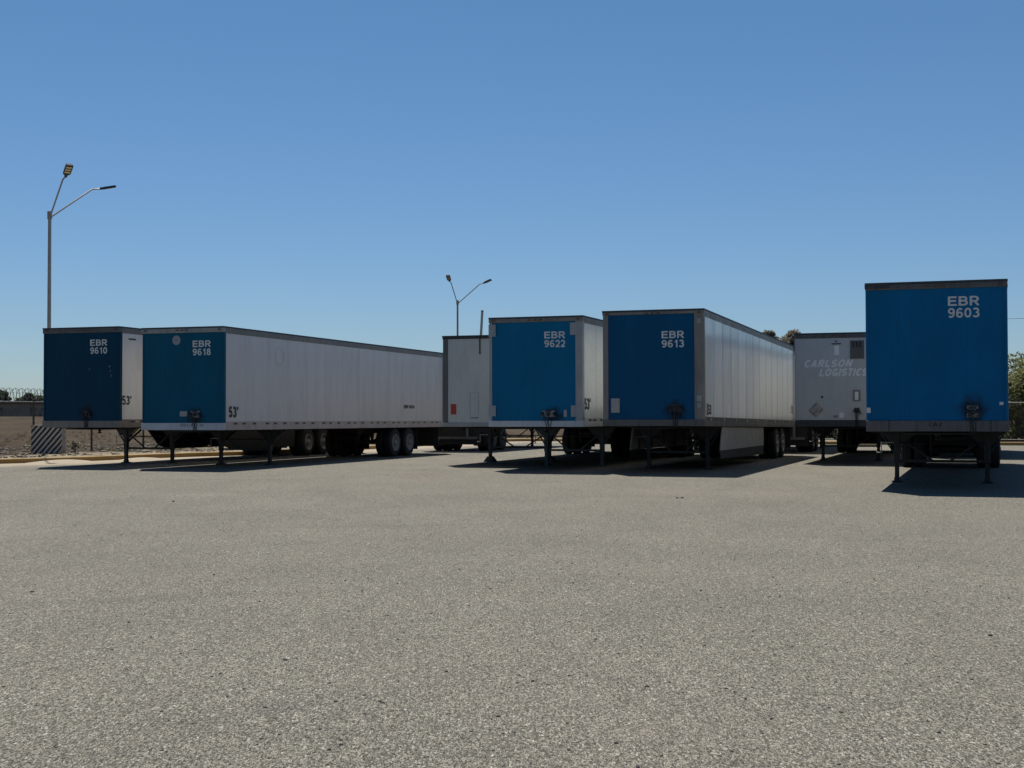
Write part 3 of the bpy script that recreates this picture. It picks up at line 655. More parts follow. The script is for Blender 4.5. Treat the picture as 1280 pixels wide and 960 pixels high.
# 9610
r,q=mk('9610','dark navy fronted semi trailer numbered 9610, leftmost in the row',front=M['blue9610'],side=M['whiteA'],rail=M['alu_dark'],sill=M['alu_brown'],post=M['blue9610'],pw=.09,coup=(.2,.38,.3,.2),coupstyle=2,siderail=M['alu_brown'],axles=(11.7,12.95),leg_sp=1.66,rimmat=M['rimw'])
number(r,q,'9610',.42,.36)
z1=q['b']+q['h']
lettering(["53'"],'right',.36,z1-2.1,.44,.26,M['black_v'],r,W/2,bold=.02)
for (a,b_,c_,d_) in ((.95,1.0,1.62,1.70),(.98,1.03,1.5,1.56),(1.01,1.05,1.34,1.45),(.3,.315,1.55,1.62)): face_box(r,'paint_scrape',M['plate'],-W/2+a+1.3,-W/2+b_+1.3-.03,q['b']+c_+.1,q['b']+d_+.07,.008,.0105)
m=MB(); m.box(W/2-.004,W/2+.006,.45,.8,z1-.36,z1-.32); m.build('side_mark',M['gap'],r)

for s_ in (-1,1):
    m=MB(); x0,x1=sorted((s_*(W/2-.1),s_*(W/2-.07)))
    m.prism([(5.0,q['b']+.02),(10.7,q['b']+.02),(10.7,.36),(6.3,.37),(5.8,.5)],x0,x1,plane='yz'); m.build('side_skirt',M['black'],r)

# 9618
r,q=mk('9618','teal fronted semi trailer numbered 9618 with long pinkish white side',front=M['blue9618'],side=M['white9618'],rail=M['alu'],sill=M['white_rail'],post=M['blue9618'],pw=.06,coup=(.42,.44,.34,.22),siderail=M['alu_brown'],sidesill=M['sidepink'],axles=(11.7,12.95),leg_sp=1.66,rimmat=M['rimw'])
number(r,q,'9618',.4,.38); z1=q['b']+q['h']
lettering(["53'"],'right',.55,q['b']+.5,.5,.31,M['black_v'],r,W/2,q['tilt'],t=.24)
lettering(["EBR 9618"],'right',12.85,q['b']+.74,.95,.13,M['black_v'],r,W/2,q['tilt'],bold=.03)
def disc(root,name,mat,cx,cz,ro,ri,off=-.004,face='front',n=28,t=.004,label=None):
    m=MB()
    vs=[];fs=[]
    for k in range(n):
        a=2*math.pi*k/n
        for rr in (ro,ri):
            for dd in (0,t):
                u,v=rr*math.cos(a),rr*math.sin(a)
                vs.append((cx+u,off-dd+.012,cz+v) if face=='front' else (W/2+off+dd,cx+u*1.0,cz+v))
    for k in range(n):
        i=k*4;j=((k+1)%n)*4
        fs+=[(i+1,j+1,j+3,i+3),(i,i+1,j+1,j),(i+2,j+2,j+3,i+3),(i,j,j+2,i+2)]
    m.add(vs,fs); o=m.build(name,mat,root)
    if label:o['label']=label
    return o
disc(r,'round_emblem',M['plate_g'],-.19,z1-.36,.13,.012,off=.0,label='round worn emblem')
lettering(['R'],'front',-.19,z1-.36,.09,.1,M['ghost_d'],r,.008,bold=.01)
disc(r,'faded_emblem',M['ghost_p'],3.2,z1-.72,.3,.2,off=-.0035,face='right',label='faded grey ring emblem')
face_box(r,'data_sticker',M['plate'],-.07,.16,q['b']+.38,q['b']+.52,.004,.011)
face_box(r,'serial_plate',M['plate_g'],-.04,.14,q['b']+.1,q['b']+.18,-.018,-.012)
for x in (.17,.23,.31,.58,.66): face_box(r,'rail_mark',M['gap'],x,x+.02,q['b']+.1,q['b']+.17,-.0165,-.0135)

# 9622
r,q=mk('9622','bright teal semi trailer numbered 9622 with pale corner plates and white sill',front=M['blue9622'],side=M['white9622'],rail=M['alu_brown'],sill=M['white_rail'],post=M['plate_g'],pw=.09,pwr=.2,coup=(.36,.34,.42,.2),legmat=M['legb'],head_h=.14,sill_h=.16,leg_sp=1.66,axles=(12.3,13.55))
number(r,q,'9622',.48,.4); z1=q['b']+q['h']
for (a,b_,c_,d_) in ((-W/2,-W/2+.2,z1-.5,z1-.18),(W/2-.34,W/2-.0,z1-.5,z1-.18),(-W/2,-W/2+.2,q['b']+.28,q['b']+.56),(W/2-.32,W/2-.0,q['b']+.26,q['b']+.56)):
    face_box(r,'corner_plate',M['plate_g'],a,b_,c_,d_,-.02,-.002)
face_box(r,'data_sticker',M['plate'],.78,.86,q['b']+.26,q['b']+.44,.0,.011)
lettering(["53'"],'right',.42,q['b']+.6,.55,.3,M['black_v'],r,W/2,q['tilt'],t=.24)

# 9613
r,q=mk('9613','deep blue semi trailer numbered 9613 with grey corner posts and side skirt',front=M['blue9613'],side=M['white9613'],rail=M['alu_brown'],sill=M['alu_dark'],post=M['alu_brown'],pw=.15,pwr=.24,coup=(.57,.45,.36,.22),coupstyle=2,head_h=.11,sill_h=.17,leg_y=2.9,leg_sp=1.62,axles=(12.3,13.6),rimmat=M['rimw'])
number(r,q,'9613',.5,.54); z1=q['b']+q['h']
face_box(r,'data_sticker',M['plate'],-W/2+.22,-W/2+.44,q['b']+.34,q['b']+.7,.002,.011)
face_box(r,'post_plate',M['plate_g'],W/2-.19,W/2-.06,q['b']+.62,q['b']+.76,-.008,-.001)
face_box(r,'post_plate',M['plate_g'],W/2-.17,W/2-.08,q['b']+.46,q['b']+.58,-.008,-.001)
face_box(r,'post_plate',M['plate_g'],W/2-.17,W/2-.07,z1-.36,z1-.24,-.008,-.001)
lettering(["53"],'right',.66,q['b']+.42,.42,.25,M['black_v'],r,W/2,q['tilt'],bold=.02)
lettering(["9613"],'right',.36,q['b']+.42,.3,.1,M['black_v'],r,W/2,q['tilt'],bold=.02,rot=math.pi/2)
lettering(["53"],'right',15.75,q['b']+.62,.5,.28,M['ghost_d'],r,W/2,q['tilt'],bold=.02)
for s in (-1,1):
    m=MB(); x0,x1=sorted((s*(W/2-.09),s*(W/2-.07)))
    m.prism([(2.75,1.16),(9.7,1.1),(9.7,.5),(2.45,.52),(2.5,.7)],x0,x1,plane='yz'); so=m.build('side_skirt',M['skirt'],r)
    m=MB(); x0,x1=sorted((s*(W/2-.082),s*(W/2-.076))); m.prism([(2.45,.515),(9.7,.495),(9.7,.22),(2.5,.3)],x0,x1,plane='yz'); m.build('rubber_edge',M['rubber'],so)
    for y in (3.4,4.9,6.4,7.9,9.3): m=MB(); m.bar((s*(W/2-.095),y,1.1),(s*(W/2-.095),y,.52),.04,.02); m.build('stiffener',M['black'],so)

# 9603
r,q=mk('9603','royal blue semi trailer numbered 9603, nearest in the row at far right',front=M['blue9603'],side=M['whiteA'],rail=M['alu_dark'],sill=M['alu_dark'],post=M['blue9603'],pw=.06,coup=(.66,.38,.24,.26),coupstyle=0,head_h=.14,sill_h=.21,leg_sp=1.85,axles=(12.3,13.55))
number(r,q,'9603',.5,.3)
lettering(['CA2'],'front',-.02,q['b']+.14,.24,.08,M['black_v'],r,-.013,bold=.03)
face_box(r,'data_sticker',M['vinyl'],-W/2+.01,-W/2+.085,q['b']+.36,q['b']+.46,-.008,.0)
face_box(r,'data_sticker',M['vinyl'],W/2-.16,W/2-.09,q['b']+.5,q['b']+.56,.004,.011)
for x in (-.87,.98):
    m=MB()
    for k in range(5):
        m.box(x-.02,x+.02,-.022,-.012,q['b']+.02+k*.04,q['b']+.04+k*.04)
    m.build('rivet_row',M['gap'],r)
m=MB(); m.box(-W/2-.01,-W/2+.45,-.03,-.01,q['b']+q['h']-.11,q['b']+q['h']-.02,bev=.008); m.build('torn_seal',M['roof_edge'],r)

# A: lower white trailer with red reflectors
r,q=mk('A','low plain white semi trailer with two red rectangles, between trailers 9618 and 9622',front=M['whiteA'],side=M['whiteA'],rail=M['roof_edge'],sill=M['plate_g'],post=M['alu_dark'],pw=.17,coup=(.7,.3,.3,.2),wide_foot=True,leg_y=3.2,leg_sp=1.95,head_h=.1,sill_h=.12)
q=T['A']; z1=q['b']+q['h']
face_box(r,'red_reflector',M['red'],-W/2+.26,-W/2+.43,q['b']+.36,q['b']+.66,.002,.011); face_box(r,'red_reflector',M['red'],-W/2+1.5,-W/2+1.66,q['b']+.58,q['b']+.82,.002,.011)
m=MB(); 
for (a,b_,c_,d_) in ((.86,1.13,.995,1.0),(.86,.865,.3,1.0),(1.125,1.13,.3,1.0),(.86,1.13,.24,.275),(.86,1.13,.8,.803)):
    m.box(-W/2+a,-W/2+b_,.005,.0115,q['b']+c_,q['b']+d_)
m.build('hatch_outline',M['ghost_d'],r)
m=MB(); m.box(-W/2+1.16,-W/2+1.19,-.02,.0,z1-.55,z1-.03); m.build('drip_stain',M['gap'],r)

# C: grey trailer with faded company name
r,q=mk('C','grey white semi trailer with faded slanted lettering, between trailers 9613 and 9603',front=M['greyC'],side=M['whiteA'],rail=M['alu_dark'],sill=M['roof_edge'],post=M['greyC'],pw=.1,coup=(.5,.46,.15,.13),head_h=.16,sill_h=.2)
q=T['C']; z1=q['b']+q['h']
lettering(['CARLSON','LOGISTICS'],'front',-.3,z1-1.04,1.42,.5,M['ghost_v'],r,.012,shear=.3,gap=.12,name='faded_lettering',ins=.42,t=.27)
m=MB(); cx,cz=-.67,q['b']+.5
m.prism([(cx,cz-.22),(cx+.22,cz),(cx,cz+.22),(cx-.22,cz)],.0,.011,plane='xz'); pl=m.build('placard_holder',M['plate'],r)
m=MB()
for (u,v,u2,v2) in ((-.12,.06,.02,.2),(-.21,-.02,-.02,-.2),(.1,-.06,.18,.03),(-.08,-.12,.05,.0)): m.bar((cx+u,-.004,cz+v),(cx+u2,-.004,cz+v2),.02,.006)
m.build('placard_frame',M['alu_dark'],pl)
m=MB(); m.box(.32,.72,-.01,.011,z1-.78,z1-.24); vg=m.build('vent_panel',M['alu_dark'],r)
m=MB()
for k in range(3): m.box(.39+k*.1,.44+k*.1,-.016,-.01,z1-.44,z1-.28)
m.build('vent_slots',M['gap'],vg)
face_box(r,'dark_handle',M['gap'],-.22,.06,z1-.345,z1-.315,-.01,.011); face_box(r,'round_fastener',M['gap'],-.11,-.05,z1-.27,z1-.235,-.01,.011)
face_box(r,'pale_patch',M['ghost_v'],-.14,.0,z1-.66,z1-.38,.002,.011)
face_box(r,'document_box',M['alu_brown'],.4,.6,q['b']+.76,q['b']+1.08,-.03,.011,bev=.008); face_box(r,'document_sheet',M['ghost_v'],.45,.55,q['b']+.79,q['b']+1.03,-.036,-.031)
face_box(r,'pale_patch',M['ghost_v'],.0,.13,q['b']+.27,q['b']+.42,.002,.011); face_box(r,'serial_plate',M['ghost_d'],-.18,-.04,q['b']+.27,q['b']+.34,.002,.011)
disc(r,'round_cap',M['gap'],-.5,q['b']+.88,.035,.004,off=-.004)

# second row behind, rear ends towards the camera, seen only underneath the first row
def second_row(X,Y,label):
    yaw=.334; L2=11.0
    x=X+W/2*math.cos(yaw)+L2*math.sin(yaw); y=Y-W/2*math.sin(yaw)+L2*math.cos(yaw)
    return trailer('semi_trailer',(x,y),yaw+math.pi,1.13,2.75,0,label,L=L2,front=M['whiteA'],side=M['whiteA'],rail=M['alu_dark'],sill=M['alu_dark'],post=M['alu_dark'],pw=.1,axles=(8.1,9.3),leg_y=3.0,dark_sheet=True)
second_row(-3.75,55.3,'trailer deep in shade behind the low white one, only wheels and underside seen')
second_row(6.1,56.0,'trailer hidden behind number 9622, only its dark wheels seen beneath')
second_row(8.75,52.4,'trailer hidden behind number 9613, only its dark wheels seen beneath')
second_row(13.7,46.0,'trailer hidden behind number 9603, only its dark wheels seen beneath')

# ------------------------------------------------------------------ street lamps
M['pole']=paint('galvanised_pole',(.3,.28,.25),.5,.3,.3); M['lamp']=plain('lamp_dark',(.02,.022,.02),.5); M['lens']=plain('lamp_lens',(.55,.47,.28),.3)
def lamp_head(root,p,dirv,parent):
    # flat tapered LED head: built along +y, then turned
    d=Vector(dirv).normalized(); side=d.cross(Vector((0,0,1))).normalized(); up=side.cross(d)
    def tr(x,y,z): return Vector(p)+side*x+d*y+up*z
    m=MB(); outline=[(-.04,0),(.04,0),(.05,.1),(.135,.17),(.14,.57),(.09,.6),(-.09,.6),(-.14,.57),(-.135,.17),(-.05,.1)]
    vs=[tr(x,y,-.035) for x,y in outline]+[tr(x*.85,y,.045) for x,y in outline]; n=len(outline)
    m.add(vs,[tuple(range(n)),tuple(range(2*n-1,n-1,-1))]+[(i,i+n,(i+1)%n+n,(i+1)%n) for i in range(n)])
    h=m.build('lamp_head',M['lamp'],parent)
    for k in range(3):
        m=MB(); y=.22+k*.115; vs=[tr(-.1,y,-.042),tr(.1,y,-.042),tr(.1,y+.06,-.042),tr(-.1,y+.06,-.042),tr(-.1,y,-.034),tr(.1,y,-.034),tr(.1,y+.06,-.034),tr(-.1,y+.06,-.034)]
        m.add(vs,[(0,3,2,1),(4,5,6,7),(0,1,5,4),(1,2,6,5),(2,3,7,6),(3,0,4,7)]); m.build('led_lens',M['lens'],h)
def street_lamp(x,y,H,dirs,label,base=0):
    root=thing('street_lamp',(x,y,0),0,label,'street lamp','double armed street lamps')
    m=MB(); m.tube([(0,0,base),(0,0,H)],[.075,.058],12); m.build('pole',M['pole'],root)
    m=MB(); m.tube([(0,0,H-.22),(0,0,H+.06)],.085,12); m.build('collar',M['pole'],root)
    m=MB(); m.box(-.16,.16,-.16,.16,max(base,.0),base+.025); m.build('base_plate',M['pole'],root)
    for (dx,dy,rise,up_) in dirs:
        d=Vector((dx,dy,0)); e=d+Vector((0,0,H-.1+rise)); dn=d.normalized(); e2=e+dn*.28+Vector((0,0,.04))
        m=MB(); m.tube([dn*.07+Vector((0,0,H-.12)),e,e2],.028,8); a=m.build('arm',M['pole'],root)
        lamp_head(root,e2,dn+Vector((0,0,up_)),a)
LX,LY=-16.65,49.0
street_lamp(LX,LY,8.78,[(.9,-1.3,1.1,.75),(1.24,.95,1.12,.24)],'tall double armed street lamp rising behind the dark navy trailer',base=1.12)
street_lamp(-3.5,87.8,8.8,[(-.35,-1.62,1.15,.7),(1.45,-.85,1.12,.35)],'distant double armed street lamp above the low white trailer')
# striped concrete block round the lamp's foot
def stripes():
    m,t,p=nodes('black_white_stripes'); v=mapped(t)
    sx=N(t,'ShaderNodeSeparateXYZ'); t.links.new(v,sx.inputs[0])
    u=math_(t,'ADD',math_(t,'ADD',sx.outputs[0],sx.outputs[1]),math_(t,'MULTIPLY',sx.outputs[2],-.82))
    f=math_(t,'FRACT',math_(t,'ADD',math_(t,'DIVIDE',u,.185),math_(t,'MULTIPLY',noise(t,v,3,3),.25)))
    k=ramp(t,math_(t,'ABSOLUTE',math_(t,'SUBTRACT',f,.5)),[(.235,0),(.265,1)])
    c=mixc(t,k,(.012,.01,.01),(.46,.42,.39)); c=mixc(t,math_(t,'MULTIPLY',ramp(t,noise(t,v,7,6,.7),[(.5,0),(.75,1)]),.4),c,(.2,.16,.12))
    t.links.new(c,p.inputs['Base Color']); p.inputs['Roughness'].default_value=.8; return m
bl=thing('concrete_block',(LX,LY,0),.12,'black and white striped concrete block round the foot of the tall lamp','concrete block')
m=MB(); m.box(-.53,.53,-.35,.35,-.05,1.13,bev=.02); m.build('block_body',stripes(),bl)
m=MB(); m.box(-.52,.52,-.34,.34,1.13,1.142,bev=.004); m.build('block_cap',M['concrete'],bl)

# short leaning post behind the white trailer
t_=thing('utility_post',(-1.62,70,0),0,'plain grey post leaning behind the low white trailer','post')
m=MB(); m.tube([(-.28,0,0),(.1,0,6.78)],[.08,.065],10); m.build('post_shaft',M['pole'],t_); m=MB(); m.tube([(.1,0,6.78),(.101,0,6.84)],.07,10); m.build('post_cap',M['lamp'],t_)

# ------------------------------------------------------------------ fences
M['fpost']=plain('fence_post_rust',(.07,.055,.045),.7,.3); M['wire']=plain('wire_grey',(.16,.16,.15),.5,.5); M['fgrey']=plain('fence_pipe_grey',(.22,.215,.2),.5,.4)
def wire_ribbons(m,p0,p1,z0,z1,step,r):
    L_=(p1-p0).length; d=(p1-p0)/L_; H=z1-z0
    def q(a,b):   # a,b : (s,z)
        A=p0+d*a[0]; B=p0+d*b[0]
        A=Vector((A.x,A.y,a[1]));B=Vector((B.x,B.y,b[1])); t=(B-A).normalized(); nrm=Vector((-d.y,d.x,0)); sd_=t.cross(nrm)*r
        vs=[]
        for P in (A,B): vs+=[P-sd_,P+sd_*.5+nrm*r,P+sd_*.5-nrm*r]
        m.add(vs,[(0,1,4,3),(1,2,5,4),(2,0,3,5)])
    s=-H
    while s<L_:
        a0=max(s,0); a1=min(s+H,L_)
        if a1>a0:
            q((a0,z0+(a0-s)),(a1,z0+(a1-s))); q((a0,z1-(a0-s)),(a1,z1-(a1-s)))
        s+=step
def ground_z(x,y):
    P=np.array([[x,y]]); return float(zdirt(P,sdist(P))[0])
# left fence with outriggers and razor coil
fl=thing('chain_link_fence',(-17.4,49.6,0),0,'rusty chain link fence topped with razor coils beyond the yellow kerb','fence')
fd=Vector((.352,.936)); O=Vector((-17.4,49.6))
pts=[Vector((0,0))+fd*(k*3.3) for k in range(-3,9)]
for i,pp in enumerate(pts):
    gz=.08
    m=MB(); m.tube([(pp.x,pp.y,gz-.2),(pp.x,pp.y,2.0)],.038,8); po=m.build('fence_post',M['fpost'],fl)
    m=MB(); m.tube([(pp.x,pp.y,1.98),(pp.x-.26,pp.y-.02,2.32)],.022,6); m.build('outrigger',M['fpost'],po)
for a,b in zip(pts,pts[1:]):
    m=MB(); wire_ribbons(m,a,b,.12,1.98,.085,.0028); m.build('chain_link_panel',M['wire'],fl)
m=MB(); a,b=pts[0],pts[-1]
for z,r_ in ((1.98,.02),):m.tube([(a.x,a.y,z),(b.x,b.y,z)],r_,6)
m.build('top_rail',M['fgrey'],fl)
m=MB(); L_=(b-a).length; cp=[]; nt_=int(L_/.32)
for k in range(nt_*20):
    u=k/20*.32; an=2*math.pi*k/20; c=a+fd*(u+.17*math.cos(an)*1.0); cp.append((c.x-.1,c.y,2.22+.25*math.sin(an)))
m.tube(cp,.008,4); 
cp2=[]
for k in range(nt_*20):
    u=k/20*.32+.25; an=-2*math.pi*k/20; c=a+fd*(u+.17*math.cos(an)); cp2.append((c.x-.14,c.y,2.22+.25*math.sin(an)))
m.tube(cp2,.008,4)
for z in (2.12,2.3): m.tube([(a.x-.12,a.y,z),(b.x-.12,b.y,z)],.005,4)
m.build('razor_coil',M['wire'],fl)
# right fence of grey pipe in front of the hedge
fr_=thing('pipe_fence',(25,65,0),0,'grey pipe frame fence in front of the green trees at right','fence')
fdir=Vector((.95,-.31)).normalized(); pr=[fdir*(k*3.0) for k in range(-4,4)]
for pp in pr:
    m=MB(); m.tube([(pp.x,pp.y,0),(pp.x,pp.y,2.05)],.04,8); m.build('fence_post',M['fgrey'],fr_)
for a,b in zip(pr,pr[1:]):
    m=MB(); wire_ribbons(m,a,b,.25,2.0,.1,.003); m.build('chain_link_panel',M['wire'],fr_)
for z in (2.0,.22):
    m=MB(); a,b=pr[0],pr[-1]; m.tube([(a.x,a.y,z),(b.x,b.y,z)],.03,8); m.build('fence_rail',M['fgrey'],fr_)

# ------------------------------------------------------------------ vegetation
def leafmat(name,col):
    m,t,p=nodes(name); oi=N(t,'ShaderNodeNewGeometry'); 
    c=mixc(t,ramp(t,oi.outputs['Random Per Island'],[(0,0),(1,1)]),sc3(col,.6),sc3(col,1.5))
    t.links.new(c,p.inputs['Base Color']); p.inputs['Roughness'].default_value=.6; p.inputs['Specular IOR Level'].default_value=.3
    tr=N(t,'ShaderNodeBsdfTranslucent'); t.links.new(c,tr.inputs[0]); mx=N(t,'ShaderNodeMixShader'); mx.inputs[0].default_value=.42
    t.links.new(p.outputs[0],mx.inputs[1]); t.links.new(tr.outputs[0],mx.inputs[2]); t.links.new(mx.outputs[0],t.nodes['Material Output'].inputs[0])
    return m
M['leafA']=leafmat('leaf_olive',(.17,.175,.07)); M['leafB']=leafmat('leaf_green',(.045,.07,.025)); M['leafC']=leafmat('leaf_dry',(.22,.2,.16)); M['bark']=plain('bark',(.1,.075,.055),.9,0,.3,8,.4)
def tree(x,y,H,rad,label,leaf,name='tree',cat='tree',group=None,seed=0,n=2600,ls=.09,crown_lo=.25,nl=26,z0=0.,low=.25):
    rnd=random.Random(seed); root=thing(name,(x,y,z0),0,label,cat,group)
    m=MB(); tips=[]; th=H*crown_lo
    m.tube([(0,0,-.3),(.05*H*rnd.uniform(-1,1),.03*H,th),(.06*H*rnd.uniform(-1,1),0,H*.55)],[H*.022,H*.016,H*.008],8)
    for k in range(nl):
        a=rnd.uniform(0,2*math.pi); e=rnd.uniform(-.35 if low<.1 else -.1,1.25); rr=rad*rnd.uniform(.45,1.0)
        tip=Vector((math.cos(a)*math.cos(e)*rr,math.sin(a)*math.cos(e)*rr,th+(H-th)*(low+(.97-low)*max(0,math.sin(e))*rnd.uniform(.8,1.02))))
        mid_=Vector((tip.x*.35,tip.y*.35,th+(tip.z-th)*.45)); m.tube([(0,0,th*.8),mid_,tip],[H*.008,H*.005,H*.002],5); tips.append((tip,rad*rnd.uniform(.16,.34))); tips.append((mid_.lerp(tip,.6),rad*rnd.uniform(.15,.28)))
    m.build('trunk',M['bark'],root)
    m=MB()
    for i in range(n):
        c,r_=tips[rnd.randrange(len(tips))]
        v=Vector((rnd.gauss(0,1),rnd.gauss(0,1),rnd.gauss(0,1))); v=v.normalized()*r_*rnd.random()**.45; v.z*=.8
        p=c+v; s=ls*rnd.uniform(.6,1.5); a=Vector((rnd.gauss(0,1),rnd.gauss(0,1),rnd.gauss(0,.7))).normalized(); b=a.cross(Vector((rnd.gauss(0,1),rnd.gauss(0,1),rnd.gauss(0,1)))).normalized()
        m.add([p-a*s,p+b*s*.45,p+a*s,p-b*s*.45],[(0,1,2,3)])
    m.build('crown',leaf,root,fixn=False); return root
tree(26.2,70.5,5.0,3.0,'bushy olive green tree right behind the grey pipe fence',M['leafA'],seed=1,n=15000,ls=.1,crown_lo=.08,nl=50,low=.03,group='trees behind the pipe fence')
tree(22.2,73,4.3,2.6,'lower green tree behind the pipe fence, partly hidden by trailer 9603',M['leafB'],seed=2,n=9000,ls=.1,crown_lo=.08,nl=44,low=.03,group='trees behind the pipe fence')
tree(29.6,71.5,5.6,3.2,'sparse grey green tree at the right edge behind the pipe fence',M['leafC'],seed=3,n=9000,ls=.09,crown_lo=.1,nl=44,low=.05,group='trees behind the pipe fence')
tree(31.3,151,11.0,2.3,'round crowned distant tree peeking above trailer 9613',M['leafC'],seed=4,n=16000,ls=.15,crown_lo=.45,nl=50,group='distant trees above the trailers')
tree(28.9,153,11.0,1.9,'ragged distant tree left of the round crowned one',M['leafC'],seed=5,n=9000,ls=.15,crown_lo=.5,nl=26,group='distant trees above the trailers')
for i,(x,y,h,lab) in enumerate([(18.6,74,4.1,'dark green tree behind trailer 9603, seen beneath it'),(14.6,76,4.0,'dark tree glimpsed beneath the grey white trailer'),(10.8,78,3.8,'dark tree glimpsed beneath the rear of trailer 9613')]):
    tree(x,y,h,2.7,lab,M['leafB'],seed=60+i,n=8000,ls=.13,crown_lo=.04,nl=50,low=0.,group='trees behind the pipe fence')
# dry tufts and low weeds on the verge
def tufts(name,pts_,mat,label,h=.3,blades=26,seed=0):
    rnd=random.Random(seed); m=MB()
    for (x,y,s) in pts_:
        z=ground_z(x,y)
        for k in range(blades):
            a=rnd.uniform(0,6.283); l=h*s*rnd.uniform(.5,1.2); r_=l*rnd.uniform(.2,.8); bx,by=x+rnd.gauss(0,.07*s),y+rnd.gauss(0,.07*s)
            sx_,sy_=-math.sin(a)*.012*s,math.cos(a)*.012*s
            m.add([(bx-sx_,by-sy_,z-.03),(bx+sx_,by+sy_,z-.03),(bx+math.cos(a)*r_,by+math.sin(a)*r_,z+l)],[(0,1,2)])
    o=m.build(name,mat,fixn=False); return tag(o,label,kind='stuff')
rnd=random.Random(11); P_=[]
for k in range(2200):
    x=rnd.uniform(-34,3); y=rnd.uniform(36,92); P_.append((x,y))
S=sdist(P_); P_=[(x,y,rnd.uniform(.2,.8)) for (x,y),d in zip(P_,S) if 0.6<d<34]
M['straw']=leafmat('dry_grass',(.13,.1,.05)); M['weed']=leafmat('weed_green',(.08,.085,.04))
tufts('dry_grass',P_[::2],M['straw'],'dry straw tufts scattered over the brown field',.28,18,1)
tufts('weeds',P_[1::3],M['weed'],'low grey green weeds scattered over the brown field',.2,16,2)
tree(-15.35,47.9,.6,.22,'small leafless bush just right of the striped block',M['leafC'],name='small_bush',cat='bush',seed=6,n=500,ls=.035,crown_lo=.15,nl=14,z0=.1)
# rocks
def rocks(name,pts_,mat,label):
    rnd=random.Random(5); m=MB()
    for (x,y,z,s) in pts_:
        bm=bmesh.new(); bmesh.ops.create_icosphere(bm,subdivisions=1,radius=s)
        o=rnd.uniform(0,100); sx,sy,sz=rnd.uniform(.7,1.4),rnd.uniform(.7,1.3),rnd.uniform(.45,.8); rz=rnd.uniform(0,6)
        for v in bm.verts:
            k=1+.35*mnoise.noise(v.co/s*1.3+Vector((o,0,0))); c=Vector((v.co.x*sx,v.co.y*sy,v.co.z*sz))*k; c.rotate(Matrix.Rotation(rz,3,'Z')); v.co=c+Vector((x,y,z+s*sz*.4))
        m.bm(bm)
    return tag(m.build(name,mat,fixn=False),label,kind='stuff')
rnd=random.Random(21); Q=[]
for k in range(7000):
    x=rnd.uniform(-26,0); y=rnd.uniform(38,76); Q.append((x,y))
S=sdist(Q); Q=[(x,y,ground_z(x,y) if k<0 else 0,abs(rnd.gauss(.0,.035))+.015) for k,((x,y),d) in enumerate(zip(Q,S)) if .5<d<14]
ZZ=zdirt(np.array([(a,b) for a,b,_,_ in Q]),sdist([(a,b) for a,b,_,_ in Q])); Q=[(a,b,max(z,.1),s) for (a,b,_,s),z in zip(Q,ZZ)]
rocks('rubble',Q,M['stone'],'pale rubble strewn behind the yellow kerb')
pb=[];pd=[]
for k in range(3200):
    y=3.2+rnd.random()**1.5*22; x=rnd.uniform(-.42,.42)*y; (pd if rnd.random()<.45 else pb).append((x,y,-.002,rnd.uniform(.004,.011)))
for (px,py,s) in ((357,823,.017),(665,850,.012),(966,818,.014),(41,738,.018),(162,776,.013),(835,852,.01),(1235,795,.016),(1100,790,.014),(1170,915,.013),(485,768,.014),(612,735,.016),(217,626,.03),(268,717,.016),(560,890,.011),(420,875,.011),(1042,852,.012),(852,623,.03),(846,623,.022)):
    dy=1.478*1704.4/(py-518.3); pd.append(((px-640)/1704.4*dy,dy,-.002,s))
rocks('gravel',pb,M['stone'],'loose pale gravel bits on the lot'); rocks('dark_gravel',pd,M['stone_d'],'loose dark stone bits on the lot')

# ------------------------------------------------------------------ far left background
M['wallf']=plain('far_wall',(.17,.15,.125),.9,0,.35,.3); M['wroof']=plain('far_white_roof',(.36,.33,.31),.8,0,.15,.5); M['eave_shade']=plain('far_shaded_eave',(.09,.05,.04),.8); M['carw']=plain('car_white_paint',(.3,.3,.3),.8,0,.05); M['glass']=plain('dark_glass',(.02,.025,.03),.45,0,.1)
bd=thing('low_building',(-84,226,1.3),.1,'long low grey building with pale flat roof beyond the field','building')
m=MB(); m.box(-40,12,0,14,0,2.15); m.build('wall',M['wallf'],bd)
m=MB(); m.box(-40.5,12.5,-.8,14.5,2.4,2.62); m.box(-40.5,-4,-.9,14.5,2.622,2.85,0); rf=m.build('roof',M['wroof'],bd)
m=MB(); m.box(-40.3,12.3,-.6,14.3,2.15,2.4); m.build('eave',M['eave_shade'],rf)  # dark brown colour stands in for the shadow under the roof overhang
for x in (-12,-6.5,-1.5,4,8.5):
    m=MB(); m.box(x,x+1.1,-.03,.02,.1,1.6); m.build('window',M['glass'],bd)
lw=thing('boundary_wall',(-70,236,1.3),0,'pale weathered boundary wall right of the low building','wall')
m=MB(); m.box(-2,40,0,.3,0,1.9); m.build('wall',plain('far_wall_pale',(.17,.15,.125),.9,0,.3,.4),lw); m=MB(); m.box(-2,40,-.06,.36,1.9,2.0); m.build('coping',M['wroof'],lw)
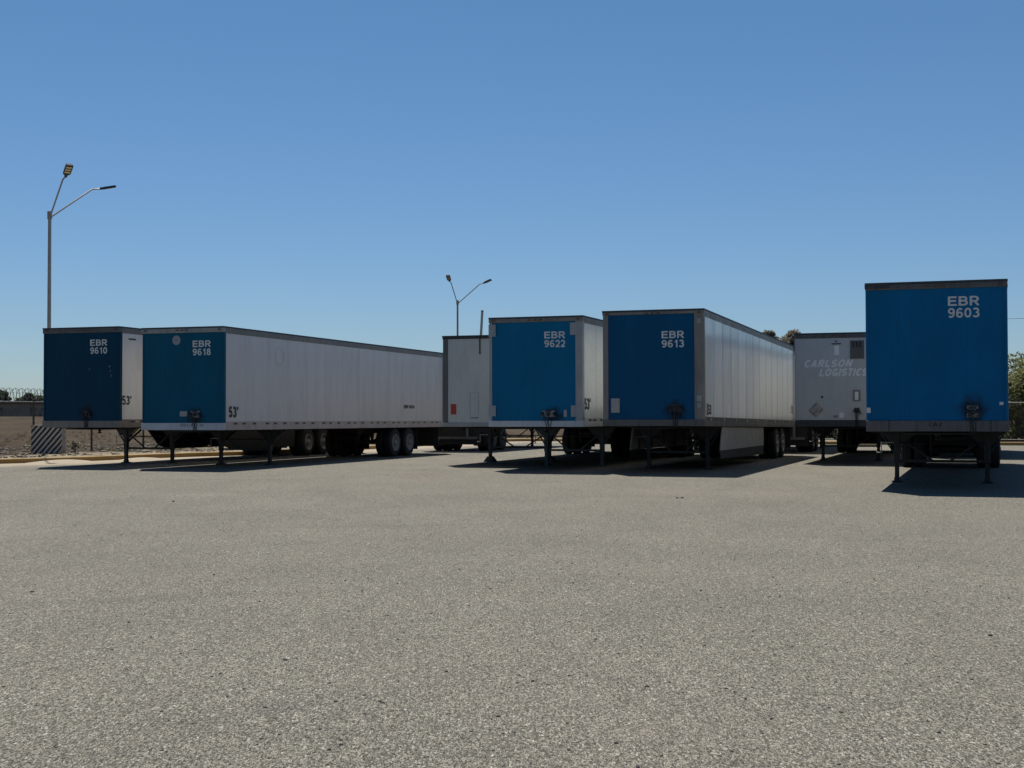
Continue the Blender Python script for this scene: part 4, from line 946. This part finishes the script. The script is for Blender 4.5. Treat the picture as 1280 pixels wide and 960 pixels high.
def car(x,y,rz,label,mat):
    r=thing('parked_car',(x,y,1.3),rz,label,'car')
    prof=[(-2.2,.35),(-2.2,.85),(-1.9,.95),(-1.2,1.0),(-.6,1.42),(.9,1.42),(1.5,1.0),(2.15,.92),(2.2,.35)]
    m=MB(); m.prism(prof,-.85,.85,plane='yz'); m.build('body',mat,r)
    m=MB(); m.prism([(-.62,1.44),(.85,1.44),(.8,1.46),(-.55,1.46)],-.8,.8,plane='yz'); m.build('roof_panel',mat,r)
    m=MB(); m.prism([(-1.05,1.02),(-.55,1.36),(.82,1.36),(1.3,1.02)],-.86,.86,plane='yz'); m.build('window',M['coup'],r)
    for sx in (-.78,.78):
        for yy in (-1.4,1.35): m=MB(); m.lathe([(-.1,0.001),(-.1,.33),(.1,.33),(.1,.001)],'x',c=(sx,yy,.33),n=14); m.build('wheel',M['tyre'],r)
    return r
car(-73.6,217,1.1,'dark car parked right of the small white car',plain('car_dark_paint',(.04,.04,.045),.4,0,.05))
for i,(x,y,h,rd,lab) in enumerate([(-92,246,4.9,1.7,'dark green tree at the left edge behind the low building'),(-88.8,250,4.3,2.1,'rounded green tree behind the low building and fence coils'),(-87.2,252,3.7,2.5,'broad low tree beside the dark navy trailer'),(-91.2,262,3.0,1.6,'small distant tree low over the building roof'),(-75,255,4.4,2.6,'green tree mostly hidden by the dark navy trailer')]):
    tree(x,y,h,rd,lab,M['leafB'],seed=30+i,n=5000,ls=.2,crown_lo=.12,nl=26,z0=1.3,group='distant trees beyond the field')
# power line crossing the sky behind trailer 9603
for i,(x,y,lab) in enumerate([(27.6,100,'wooden utility pole hidden behind trailer 9603'),(52,96,'wooden utility pole beyond the right edge')]):
    r=thing('utility_pole',(x,y,0),0,lab,'utility pole','utility poles behind the trailers')
    m=MB(); m.tube([(0,0,-.2),(0,0,8.3)],[.14,.1],8); m.build('pole',M['bark'],r); m=MB(); m.box(-.8,.8,-.06,.06,7.7,7.84); m.build('cross_arm',M['bark'],r)
wr=thing('power_line',(27.6,100,0),0,'thin power line crossing the sky right of trailer 9603','cable')
m=MB()
pts=[]
for k in range(21):
    u=k/20; pts.append((24.4*u,-4*u,8.4+.75*u-1.0*4*u*(1-u)*.35))
m.tube(pts,.016,4); m.build('cable',M['lamp'],wr)
